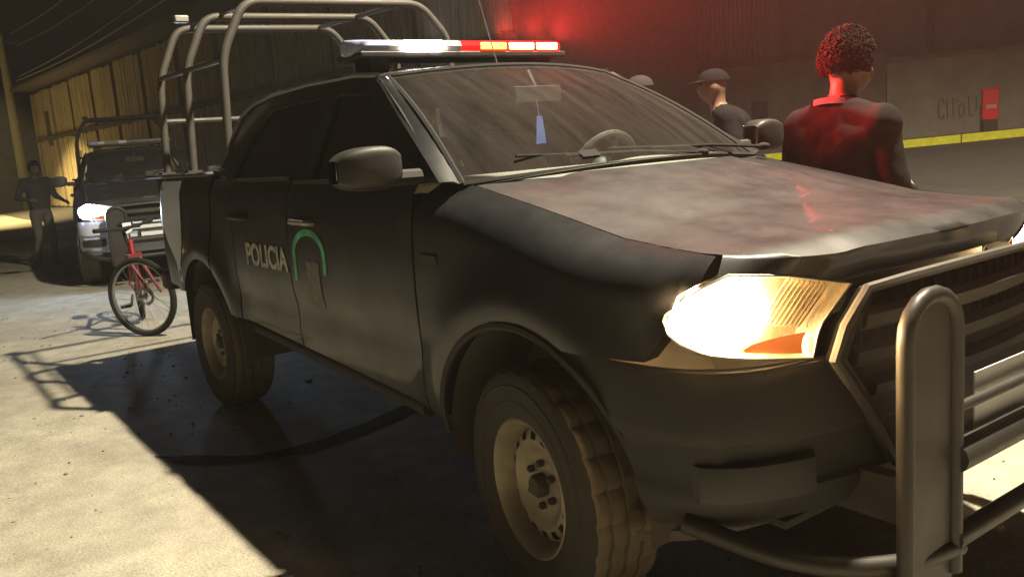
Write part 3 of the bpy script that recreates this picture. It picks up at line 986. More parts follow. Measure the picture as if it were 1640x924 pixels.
    for z, r in ((0.60, 0.040), (0.385, 0.028), (0.725, 0.014)):
        mb = MB(); mb.tube([(1.03, -0.33, z), (1.03, 0.33, z)], r, 10); mb.build('cross_tube', bull_m, bull)
    mb = MB(); mb.box((1.0, -0.02, 0.705), (0.004, 0.30, 0.15)); pl = mb.build('number_plate', white_film, root)
    # ---- load bed
    mb = MB(); mb.box((-3.70, 0, 0.90), (1.40, 1.60, 0.03)); mb.build('bed_floor', underside, root)
    for s in (-1, 1):
        mb = MB(); mb.box((-3.70, s*0.79, 1.15), (1.40, 0.03, 0.50)); mb.build('bed_wall', paint, root)
    mb = MB(); mb.box((-3.01, 0, 1.14), (0.03, 1.62, 0.50)); mb.build('bed_front', paint, root)
    mb = MB(); mb.box((-4.425, 0, 1.08), (0.05, 1.38, 0.56)); tg = mb.build('tailgate', paint, root, bevel=0.012)
    mb = MB(); mb.box((-4.455, 0, 1.25), (0.02, 0.22, 0.06)); mb.build('handle', plastic, tg, bevel=0.01)
    mb = MB(); mb.box((-4.50, 0, 0.66), (0.16, 1.66, 0.14)); mb.build('rear_bumper', dark_metal, root, bevel=0.03)
    # ---- cage over the bed
    cage = empty('cage', (0, 0, 0), 0, root)
    for x, top in ((-2.93, 2.38), (-3.66, 2.41), (-4.30, 2.43)):
        pts = arc_pts([(x, -0.75, 1.42), (x, -0.715, 2.06), (x, -0.56, top-0.02), (x, 0.60, top), (x, 0.80, 2.16), (x, 0.78, 1.42)], 0.10)
        mb = MB(); mb.tube(pts, 0.026, 10); mb.build('hoop', cage_m, cage)
        for s in (-1, 1):
            mb = MB(); mb.box((x, s*0.755, 1.427), (0.11, 0.09, 0.012)); mb.build('foot_plate', cage_m, cage)
    for y, z in ((-0.715, 2.04), (0.79, 2.14)):
        mb = MB(); mb.tube([(-2.93, y, z+0.0), (-4.30, y, z+0.03)], 0.018, 8); mb.build('side_rail', cage_m, cage)
    mb = MB(); mb.tube([(-4.30, -0.74, 1.78), (-4.30, 0.78, 1.78)], 0.018, 8); mb.build('rear_rail', cage_m, cage)
    for y in (-0.45, 0.5):
        mb = MB(); mb.tube([(-2.93, y, 2.385), (-4.30, y, 2.43)], 0.016, 8); mb.build('roof_rail', cage_m, cage)
    mb = MB(); mb.box((-4.30, -0.52, 2.475), (0.06, 0.10, 0.05)); mb.build('work_light', chrome, cage, bevel=0.01)
    # ---- roof light bar
    lbx, lbz = -1.60, 1.925
    mb = MB()
    mb.box((lbx, 0, lbz-0.038), (0.25, 1.17, 0.03))
    for y in (-0.47, 0.47): mb.box((lbx, y, lbz-0.075), (0.16, 0.10, 0.07))
    bar = mb.build('light_bar', plastic_s, root, bevel=0.008)
    def lens(name, y0, y1, m, round_l=False, round_r=False):
        mb = MB()
        n = 12
        rws = []
        for i in range(n+1):
            t = i/n; y = y0+(y1-y0)*t
            k = 1.0
            if round_l: k = min(k, math.sqrt(max(0.02, 1-(max(0, 1-t/0.45))**2)))
            if round_r: k = min(k, math.sqrt(max(0.02, 1-(max(0, 1-(1-t)/0.45))**2)))
            rws.append([(lbx+0.125*k*math.cos(a)*(1 if abs(math.cos(a)) > 0.2 else 1), y, lbz+0.036*math.copysign(abs(math.sin(a))**0.6, math.sin(a))) for a in [2*math.pi*q/16 for q in range(16)]])
        mb.rows(rws, closed=True)
        mb.f.append(tuple(len(mb.v)-16+q for q in range(16))); mb.mi.append(0)
        mb.f.append(tuple(range(16))[::-1]); mb.mi.append(0)
        return mb.build(name, m, bar, 40)
    # housing modules (left to right across the roof)
    lens('lens', -0.60, -0.44, blue_lens, True)
    lens('lens', -0.438, -0.05, clear_lens)
    lens('lens', -0.048, 0.05, red_lens)
    lens('lens', 0.052, 0.44, red_lens)
    lens('lens', 0.442, 0.60, red_lens, False, True)
    def led(name, y0, y1, m, h=0.016):
        mb = MB(); mb.box((lbx+0.124, (y0+y1)/2, lbz), (0.012, y1-y0, h*2)); return mb.build(name, m, bar, bevel=0.004)
    led('white_led', -0.36, -0.16, white_led, 0.024)
    led('red_led', 0.06, 0.21, red_core)
    led('red_led', 0.23, 0.38, red_led)
    led('red_led', 0.40, 0.53, red_led)
    # antenna
    mb = MB(); mb.tube([(-1.30, 0.03, 1.80), (-1.50, 0.0, 2.45)], [0.004, 0.0015], 6); mb.ball((-1.30, 0.03, 1.805), (0.035, 0.028, 0.02)); mb.build('antenna', plastic, root)
    # ---- lettering and badge on the right-hand doors
    for s in (-1,):
        t = text_mesh('lettering', 'POLICIA', 0.155, letter_m, root, 0.001, space=1.0)
        t.matrix_local = Matrix.Translation((-2.11, s*(yside(-2.0, 1.0)+0.004), 0.985)) @ Matrix.Rotation(R(90), 4, 'X')
        # badge: green arch over a grey shield block
        mb = MB()
        arc = [(-1.565+0.185*math.cos(R(a)), 1.03+0.115*math.sin(R(a))) for a in range(0, 181, 12)]
        arc2 = [(-1.565+0.150*math.cos(R(a)), 1.03+0.085*math.sin(R(a))) for a in range(0, 181, 12)]
        arc = [(-1.38, 0.95)]+arc+[(-1.75, 0.90)]; arc2 = [(-1.415, 0.95)]+arc2+[(-1.715, 0.90)]
        yy = lambda x, z: s*(yside(x, z)+0.003)
        mb.rows([[(x, yy(x, z), z) for x, z in arc], [(x, yy(x, z), z) for x, z in arc2]])
        mb.build('badge_arch', green_film, root)
        mb = MB()
        mb.grid(lambda u, v: ((lambda x, z: (x, yy(x, z), z))(-1.46-0.14*u+0.0*v, 0.80+0.20*v)), 3, 4)
        mb.build('badge_shield', letter_grey, root)
        # pale film on the rear quarter, narrowing towards the wheel
        film = [[(-3.60, 1.375), (-4.25, 1.375)], [(-3.60, 1.30), (-4.25, 1.30)], [(-3.595, 1.2), (-4.21, 1.2)], [(-3.595, 1.1), (-4.11, 1.1)], [(-3.60, 0.98), (-3.96, 0.98)], [(-3.605, 0.85), (-3.80, 0.85)], [(-3.61, 0.74), (-3.67, 0.74)]]
        mb = MB()
        mb.rows([[((lambda x: (x, s*(yside(x, z)-0.03*max(0, 1-(1.40-z)/0.10)**2+0.004), z))(a[0]+(b_[0]-a[0])*k/8)) for k in range(9) for z in (a[1],)] for a, b_ in film])
        mb.build('quarter_film', quarter_m, root)
    return root

red_lens_off = mat('tail_lens', (0.35, 0.01, 0.01), 0.25)
truck = build_truck()
tag(truck, 'dark police pickup with red roof light bar lit and bull bar, filling the foreground', 'truck', 'police pickups parked in line')

def spot(name, parent, loc, direction, watts, color, size=70, blend=0.6, radius=0.05):
    l = bpy.data.lights.new(name, 'SPOT')
    l.energy = watts; l.color = color; l.spot_size = R(size); l.spot_blend = blend; l.shadow_soft_size = radius
    o = bpy.data.objects.new(name, l)
    COL.objects.link(o)
    o.rotation_euler = Vector(direction).to_track_quat('-Z', 'Y').to_euler()
    o.location = loc
    o.parent = parent
    return o
for y_, w_, c_ in ((0.13, 1900, (1.0, 0.035, 0.03)), (0.30, 1900, (1.0, 0.035, 0.03)), (0.47, 1900, (1.0, 0.035, 0.03)), (-0.26, 160, (1.0, 0.93, 0.85))):
    spot('light_bar_glow', truck, (-1.425, y_, 1.965), (1, 0.08, 0.46), w_, c_, 116, 1.0, 0.02)
# second truck: same make, parked behind, cool headlamps
truck2 = copy_tree(truck)
truck2.location = (-10.8, 0.55, 0)
truck2.rotation_euler = (0, 0, R(-9))
tag(truck2, 'dark police pickup parked behind the bicycle with cool white headlamps lit', 'truck', 'police pickups parked in line')
def walk(o):
    yield o
    for c in [k for k in bpy.data.objects if k.parent == o]:
        yield from walk(c)
swap = {'halogen_lamp': hl_emit2, 'red_led_lit': led_off, 'red_led_core': led_off, 'white_led_lit': led_off, 'red_lens': led_off}
for o in list(walk(truck2)):
    if o.type == 'MESH':
        for sl in o.material_slots:
            if sl.material and sl.material.name in swap:
                m = swap[sl.material.name]
                sl.link = 'OBJECT'
                sl.material = m
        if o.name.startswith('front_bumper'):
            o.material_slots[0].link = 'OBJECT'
            o.material_slots[0].material = mat('bumper_glare_tint', (0.60, 0.66, 0.85), 0.4, dust=DUST, dust_amt=0.1)  # headlamp glare put into the bumper as a blue-white colour
for s in (-1, 1):
    pass
    spot('headlight_beam', truck, (0.90, s*0.68, 0.985), (1, s*-0.02, -0.06), HEAD_W, (1.0, 0.74, 0.42))
    spot('headlight_beam', truck2, (0.90, s*0.68, 0.985), (1, 0, -0.03), HEAD_W*0.09, (0.72, 0.84, 1.0))

# ---------------------------------------------------------------- street lamps
def street_lamp(base, head, label, color, watts, size=143):
    bx, by, bz = base; hx, hy, hz = head
    t = empty('street_lamp', (bx, by, bz))
    d = Vector((hx-bx, hy-by, 0))
    top = hz-bz
    mb = MB(); mb.tube([(0, 0, 0), (0, 0, top-0.9)], [0.10, 0.065], 12); mb.box((0, 0, 0.02), (0.34, 0.34, 0.04)); mb.build('pole', cage_m, t)
    mb = MB(); mb.tube(arc_pts([(0, 0, top-1.0), (d.x*0.12, d.y*0.12, top-0.1), (d.x*0.97, d.y*0.97, top+0.12)], 0.8, 8), 0.035, 8); mb.build('arm', cage_m, t)
    a = math.atan2(d.y, d.x)
    mb = MB(); mb.box((0, 0, 0.09), (0.62, 0.26, 0.10), taper=(0.8, 0.6)); mb.v = [tuple(Vector((d.x, d.y, top))+Matrix.Rotation(a, 3, 'Z') @ Vector(v)) for v in mb.v]
    h = mb.build('lamp_head', cage_m, t, bevel=0.03)
    mb = MB(); mb.ball((0, 0, 0.04), (0.2, 0.10, 0.05)); mb.v = [tuple(Vector((d.x, d.y, top))+Matrix.Rotation(a, 3, 'Z') @ Vector(v)) for v in mb.v]
    mb.build('lamp_glass', street_lamp_emit, h)
    spot('lamp_light', t, (d.x, d.y, top-0.04), (0, 0, -1), watts, color, size, 0.35, 0.11)
    tag(t, label, 'street lamp', 'street lamps')
    return t
street_lamp((2.9, 5.6, gz(5.6)), (0.25, 2.1, 8.0), 'tall grey street lamp whose arm hangs over the front pickup', (1.0, 0.88, 0.65), STREET_W)
street_lamp((-36.0, -5.0, 0), (-37.0, -0.6, 7.0), 'grey street lamp lighting the far end of the plank wall', (1.0, 0.78, 0.32), STREET_W*1.2, 104)

# ---------------------------------------------------------------- far side of the street
KP = Vector((-9.2, 11.8)); KD = Vector((4, 2.6)).normalized(); KN = Vector((-KD.y, KD.x))
def kp(t, off): return KP+KD*t+KN*off
yellow = mat('yellow_kerb_paint', (0.80, 0.78, 0.03), 0.7, noise_amt=0.2, noise_scale=9)
conc = mat('pavement_concrete', (0.27, 0.25, 0.21), 0.9, noise_amt=0.25, noise_scale=5, bump=0.2)
plaster = mat('pale_wall_plaster', (0.34, 0.31, 0.23), 0.9, noise_amt=0.22, noise_scale=2.5, dust=(0.16, 0.14, 0.1), dust_amt=0.35, dust_scale=1.2)
plaster2 = mat('brown_wall_plaster', (0.17, 0.14, 0.115), 0.9, noise_amt=0.25, noise_scale=2.0)
sheet = mat('corrugated_sheet', (0.26, 0.24, 0.20), 0.55, 0.3, dust=(0.14, 0.10, 0.07), dust_amt=0.6, dust_scale=1.5, stretch=(3, 3, 0.5))
plank_m = mat('weathered_planks', (0.34, 0.27, 0.16), 0.85, noise_amt=0.35, noise_scale=3, stretch=(4, 4, 0.5))
plank_d = mat('dark_timber', (0.055, 0.042, 0.032), 0.9, noise_amt=0.3)
roof_m = mat('roof_sheet', (0.11, 0.09, 0.075), 0.7, 0.2, noise_amt=0.3)
graf = mat('faded_spray_paint', (0.11, 0.10, 0.08), 0.8)

def strip(mb, t0, t1, o0, o1, zf0, zf1, n=16):
    """a run of box along the kerb line following the ground"""
    rws = []
    for i in range(n+1):
        t = t0+(t1-t0)*i/n
        a, b = kp(t, o0), kp(t, o1)
        rws.append([(a.x, a.y, zf0(a, t)), (b.x, b.y, zf0(b, t)), (b.x, b.y, zf1(b, t)), (a.x, a.y, zf1(a, t))])
    mb.rows(rws, closed=True)
    e = len(mb.v)
    mb.f.append((e-4*(n+1), e-4*(n+1)+1, e-4*(n+1)+2, e-4*(n+1)+3)); mb.mi.append(0)
    mb.f.append((e-4, e-3, e-2, e-1)); mb.mi.append(0)
gk = lambda p, t: gz(KP.y+KD.y*t)
mb = MB(); strip(mb, -16, 26, 0.18, 4.0, lambda p, t: gk(p, t)-0.3, lambda p, t: gk(p, t)+0.135, 42)
tag(mb.build('pavement', conc, smooth=0), 'narrow concrete pavement along the far wall', kind='structure')
# kerb stones, each its own piece
for i in range(26):
    t = -12+1.2*i
    mb = MB(); strip(mb, t+0.008, t+1.192, 0.0, 0.175, lambda p, tt: gk(p, tt)-0.1, lambda p, tt: gk(p, tt)+0.15, 1)
    o = mb.build('kerb_stone', yellow, smooth=0, bevel=0.015)
    if i == 0:
        kerb = o; kerb.name = 'kerb'
        tag(kerb, 'yellow painted kerb along the far side of the street', kind='structure')
    else: o.parent = kerb

def wall_box(mb, t0, t1, o0, o1, z0, z1):
    a, b, c, d = kp(t0, o0), kp(t1, o0), kp(t1, o1), kp(t0, o1)
    mb.prism([(p.x, p.y, z0) for p in (a, b, c, d)], (0, 0, z1-z0))
b = empty('street_building', (*kp(0, 1.6), 0.7))
def bpart(mb, name, m, par=None, **k):
    o = mb.build(name, m, None, **k)
    o.parent = par or b
    o.matrix_parent_inverse = Matrix.Translation(-Vector(b.location)) if par is None else Matrix.Identity(4)
    return o
mb = MB(); wall_box(mb, -9.0, 2.38, 1.62, 2.0, 0.0, 2.72); bpart(mb, 'lower_wall', plaster2, smooth=0)
mb = MB(); wall_box(mb, 2.40, 22.0, 1.60, 2.0, 0.2, 2.50); lw = bpart(mb, 'boundary_wall', plaster, smooth=0)
mb = MB(); wall_box(mb, 2.40, 22.0, 1.55, 2.05, 2.50, 2.60); bpart(mb, 'coping', plaster2, smooth=0)
mb = MB(); wall_box(mb, -9.0, 12.0, 2.1, 9.0, 0.5, 7.6); bpart(mb, 'upper_wall', plaster2, smooth=0)
mb = MB(); wall_box(mb, 3.18, 3.30, 1.95, 2.2, 2.5, 7.6); bpart(mb, 'downpipe', plank_d, smooth=0)
mb = MB(); wall_box(mb, -9.2, 12.2, 1.5, 9.2, 7.6, 7.8); bpart(mb, 'roof', roof_m, smooth=0)
# corrugated shutter: each panel its own piece
for i in range(4):
    t0 = -1.95+0.575*i
    mb = MB(); rws = []
    n = 36
    for z in (2.86, 5.6):
        rws.append([])
        for k in range(n+1):
            t = t0+0.555*k/n
            p = kp(t, 1.72-0.022*math.sin(2*math.pi*k/6))
            rws[-1].append((p.x, p.y, z))
    mb.rows(rws); bpart(mb, 'shutter_panel', sheet, smooth=60)
mb = MB(); wall_box(mb, -2.05, 0.42, 1.60, 1.80, 2.72, 2.84); bpart(mb, 'shutter_sill', plank_d, smooth=0)
mb = MB(); wall_box(mb, -0.28, 0.06, 1.57, 1.66, 1.58, 1.95); v = bpart(mb, 'wall_vent', plank_d, smooth=0)
# spray-painted letters on the boundary wall (only strokes can be made out)
def stroke(pts, w=0.022):
    mb = MB()
    P = [Vector((t, z)) for t, z in pts]
    rws = []
    for i, p in enumerate(P):
        dd = (P[min(i+1, len(P)-1)]-P[max(i-1, 0)]).normalized(); nn = Vector((-dd.y, dd.x))*w
        row = []
        for q in (p-nn, p+nn):
            g = kp(q.x, 1.594); row.append((g.x, g.y, q.y))
        rws.append(row)
    mb.rows(rws); return bpart(mb, 'graffiti_stroke', graf, smooth=0)
def ell(c, r, a0=0, a1=360, n=14): return [(c[0]+r[0]*math.cos(R(a0+(a1-a0)*k/n)), c[1]+r[1]*math.sin(R(a0+(a1-a0)*k/n))) for k in range(n+1)]
stroke(ell((3.40, 1.50), (0.055, 0.20), 20, 330), 0.014); stroke([(3.50, 1.68), (3.51, 1.30)], 0.014)
stroke([(3.62, 1.32), (3.60, 1.70), (3.70, 1.62)], 0.014); stroke(ell((3.76, 1.44), (0.05, 0.13)), 0.014)
stroke([(3.88, 1.72), (3.90, 1.34), (3.98, 1.33)], 0.014); stroke([(4.02, 1.70), (4.02, 1.40)], 0.012)
tag(b, 'long brown building with pale boundary wall and corrugated shutter across the street', 'building')
# red box by the wall
rb = empty('red_utility_box', (*kp(4.15, 0.75), gz(KP.y+KD.y*4.15)+0.135))
red_p = mat('red_box_paint', (0.80, 0.015, 0.02), 0.35)
ang = math.atan2(KD.y, KD.x)
rb.rotation_euler = (0, 0, ang)
mb = MB(); mb.box((0, 0, 0.50), (0.27, 0.24, 0.56)); mb.build('cabinet', red_p, rb, bevel=0.015)
mb = MB(); mb.box((0, 0, 0.11), (0.22, 0.2, 0.22)); mb.build('plinth', plank_d, rb)
mb = MB(); mb.box((0.01, -0.124, 0.46), (0.17, 0.006, 0.07)); mb.build('label_plate', mat('label_plate', (0.6, 0.3, 0.25), 0.5), rb)
mb = MB(); mb.box((0, 0, 0.79), (0.31, 0.28, 0.03)); mb.build('cap', red_p, rb, bevel=0.01)
tag(rb, 'small red box standing on the pavement above the yellow kerb', 'utility box')

# ---------------------------------------------------------------- long plank-clad building on the left
LB = Vector((-20.5, 5.66)); LD = Vector((-19.8, -1.66)).normalized(); LN = Vector((-LD.y, LD.x))   # LN points to the street side
if LN.y > 0: LN = -LN
def lp(t, off): return LB+LD*t+LN*off
def lbox(mb, t0, t1, o0, o1, z0, z1):
    pts = [lp(t0, o0), lp(t1, o0), lp(t1, o1), lp(t0, o1)]
    mb.prism([(p.x, p.y, z0) for p in pts], (0, 0, z1-z0))
lb = empty('plank_building', (LB.x, LB.y, gz(LB.y)))
def lpart(mb, name, m, **k):
    o = mb.build(name, m, None, **k); o.parent = lb
    o.matrix_parent_inverse = Matrix.Translation(-Vector(lb.location)); return o
mb = MB(); lbox(mb, -10.5, 23.6, -5.0, -0.12, 0.0, 5.5); lpart(mb, 'core_wall', plank_d, smooth=0)
T = -10.4
k = 0
while T < 23.2:
    w = random.uniform(1.15, 1.5)
    w = min(w, 23.5-T)
    # one cladding panel of boards above, one below the ledge
    for z0, z1 in ((0.25, 3.15), (3.32, 5.3)):
        mb = MB()
        nb = 6
        for i in range(nb):
            a = T+w*i/nb+0.008; c = T+w*(i+1)/nb-0.008
            dp = random.uniform(0.0, 0.02)
            lbox(mb, a, c, -0.13, 0.0+dp, z0+random.uniform(-0.03, 0.03), z1+random.uniform(-0.04, 0.04))
        lpart(mb, 'board_panel', plank_m, smooth=0)
    T += w+(0.34 if k % 2 else 0.05)
    k += 1
mb = MB(); lbox(mb, -10.5, 23.6, -0.1, 0.14, 3.17, 3.30); lpart(mb, 'ledge', plank_d, smooth=0)
mb = MB(); lbox(mb, -10.7, 23.8, -5.2, 0.75, 5.5, 5.62); lpart(mb, 'eave', roof_m, smooth=0)
mb = MB(); lbox(mb, 16.3, 17.3, -0.05, 0.035, 0.2, 2.5); lpart(mb, 'door', plank_d, smooth=0)
mb = MB(); lbox(mb, 20.6, 21.2, -0.05, 0.04, 2.9, 4.4); lpart(mb, 'shutter', plank_d, smooth=0)
tag(lb, 'long plank clad building with dark eaves behind the parked pickups', 'building')
# a far block closing the street
fb = empty('far_house', (-70, 6, 0.3))
mb = MB(); mb.box((0, 0, 2.2), (8, 16, 4.4)); mb.build('wall', plaster2, fb, smooth=0)
mb = MB(); mb.box((0, 0, 4.5), (8.8, 16.8, 0.2)); mb.build('roof', roof_m, fb, smooth=0)
for y in (-5, -1, 3):
    mb = MB(); mb.box((4.01, y, 2.2), (0.08, 1.2, 1.3)); w = mb.build('window', plank_d, fb, smooth=0)
tag(fb, 'low brown house closing the far left end of the street', 'building')

# ---------------------------------------------------------------- pole and overhead cables
wood = mat('pole_concrete', (0.42, 0.36, 0.22), 0.85, noise_amt=0.2)
up = empty('utility_pole', (-45.5, 3.1, 0.0))
mb = MB(); mb.tube([(0, 0, 0), (-0.1, -0.05, 8.3)], [0.24, 0.16], 14); mb.build('post', wood, up)
mb = MB(); mb.box((-0.1, -0.05, 7.9), (0.12, 1.7, 0.12)); ca = mb.build('cross_arm', plank_d, up)
for y in (-0.45, 0.0, 0.45):
    mb = MB(); mb.lathe([(0.02, 0), (0.045, 0.03), (0.03, 0.07), (0.04, 0.10), (0.01, 0.13)], 10, 'z', (-0.1, -0.05+y*1.6, 7.95)); mb.build('insulator', cage_m, ca)
mb = MB(); mb.tube([(0.02, -0.2, 1.55), (-0.05, 1.1, 1.62)], 0.03, 6); mb.build('cross_rail', wood, up)
tag(up, 'leaning pale concrete utility pole left of the plank building', 'utility pole')
cab_m = mat('cable_sheath', (0.16, 0.15, 0.15), 0.5)
names = ['thickest overhead cable running just above the dark eaves', 'overhead cable second up from the eaves', 'overhead cable third up from the eaves', 'topmost overhead cable in the dark sky']
for i, (A, Bc) in enumerate((((-10.0, 3.0, 4.95), (-41.9, 3.0, 5.78)), ((-10, 3.0, 5.33), (-41.0, 3.0, 5.86)), ((-12.0, 3.0, 5.9), (-40.0, 3.0, 7.0)), ((-14.0, 3.0, 6.5), (-41.5, 3.0, 7.7)))):
    A, Bc = Vector(A), Vector(Bc)
    pts = [A.lerp(Bc, t/20)-Vector((0, 0, 0.25*math.sin(math.pi*t/20))) for t in range(21)]
    mb = MB(); mb.tube(pts, (0.022, 0.016, 0.010, 0.012)[i], 6)
    tag(mb.build('overhead_cable', cab_m), names[i], 'cable', 'overhead cables')

# ---------------------------------------------------------------- bicycle
def build_bike():
    root = empty('bicycle')
    redp = mat('red_bike_paint', (0.22, 0.010, 0.016), 0.35)
    alu = mat('bike_alloy', (0.30, 0.30, 0.28), 0.35, 0.7)
    RW = 0.335
    def wheel(x, steer):
        w = empty('wheel', (x, 0, RW), steer, root)
        mb = MB(); ring = [(0.312*math.cos(a), 0, 0.312*math.sin(a)) for a in [2*math.pi*k/40 for k in range(41)]]; mb.tube(ring, 0.024, 8, False); mb.build('tyre', black_m, w)
        mb = MB(); mb.lathe([(0.292, -0.012), (0.280, -0.010), (0.280, 0.010), (0.292, 0.012), (0.292, -0.012)], 40); mb.build('rim', alu, w)
        mb = MB(); mb.tube([(0, -0.05, 0), (0, 0.05, 0)], 0.022, 10); mb.build('hub', alu, w)
        mb = MB()
        for k in range(24):
            a = 2*math.pi*k/24; q = 0.03*(1 if k % 2 else -1)
            mb.tube([(0.02*math.cos(a+0.8), q, 0.02*math.sin(a+0.8)), (0.282*math.cos(a), 0, 0.282*math.sin(a))], 0.0016, 4, False)
        mb.build('spokes', alu, w)
        mb = MB(); mb.lathe([(0.082, 0.046), (0.055, 0.046)], 24); mb.build('brake_disc', alu, w)
        return w
    st = R(47)
    wheel(0.56, st); wheel(-0.48, 0)
    bb = (-0.05, 0, 0.29); seat_t = (-0.22, 0, 0.76); head_t = (0.36, 0, 0.80); head_b = (0.40, 0, 0.66)
    mb = MB()
    for a, c, r in ((bb, seat_t, 0.018), (seat_t, head_t, 0.018), (bb, head_b, 0.022), (head_t, head_b, 0.024)): mb.tube([a, c], r, 10)
    for y in (-0.055, 0.055):
        mb.tube([bb, (-0.48, y, RW)], 0.011, 8); mb.tube([seat_t, (-0.48, y, RW)], 0.009, 8)
    mb.build('frame', redp, root)
    f = empty('fork', (0.40, 0, 0.66), st, root)
    mb = MB()
    for y in (-0.06, 0.06): mb.tube([(0.0, y, 0.02), (0.03, y, -0.08), (0.16, y, RW-0.66)], [0.018, 0.018, 0.013], 8)
    mb.box((0, 0, 0.01), (0.05, 0.16, 0.04)); mb.build('fork_leg', mat('fork_paint', (0.16, 0.03, 0.035), 0.4), f, bevel=0.008)
    mb = MB(); mb.tube([(-0.03, 0, 0.12), (-0.05, 0, 0.22), (0.02, 0, 0.25)], 0.016, 8); mb.build('stem', black_m, f)
    mb = MB(); mb.tube([(-0.03, -0.32, 0.27), (0.02, -0.10, 0.25), (0.02, 0.10, 0.25), (-0.03, 0.32, 0.27)], 0.013, 8); hb = mb.build('handlebar', black_m, f)
    for s in (-1, 1):
        mb = MB(); mb.tube([(-0.013, s*0.22, 0.262), (-0.032, s*0.34, 0.272)], 0.018, 8); mb.build('grip', black_m, f)
    mb = MB(); mb.tube([(-0.22, 0, 0.76), (-0.25, 0, 0.88)], 0.013, 8); mb.build('seat_post', alu, root)
    mb = MB(); mb.ball((-0.26, 0, 0.905), (0.14, 0.07, 0.03)); mb.build('saddle', black_m, root)
    mb = MB(); mb.lathe([(0.09, 0.045), (0.07, 0.05), (0.07, 0.04)], 28, 'y', bb); mb.build('chainring', alu, root)
    for s, a in ((1, 40), (-1, 220)):
        e = (bb[0]+0.17*math.cos(R(a)), s*0.08, bb[2]+0.17*math.sin(R(a)))
        mb = MB(); mb.tube([(bb[0], s*0.06, bb[2]), e], 0.012, 6); c = mb.build('crank', alu, root)
        mb = MB(); mb.box((e[0], s*0.13, e[2]), (0.09, 0.09, 0.022)); mb.build('pedal', black_m, c)
    mb = MB(); mb.box((0.30, 0, 0.90), (0.02, 0.07, 0.09)); mb.build('number_tag', white_film, root, bevel=0.004)
    mb = MB(); mb.tube([(-0.25, 0.06, 0.30), (-0.15, 0.30, 0.02)], 0.009, 6); mb.build('kickstand', alu, root)
    return root
bike = build_bike()
bike.location = (-6.62, -0.55, 0.0)
bike.rotation_euler = (R(3), 0, R(-10))
bike.scale = (1.07, 1.07, 1.07)
tag(bike, 'red bicycle standing behind the rear wheel of the front pickup', 'bicycle')

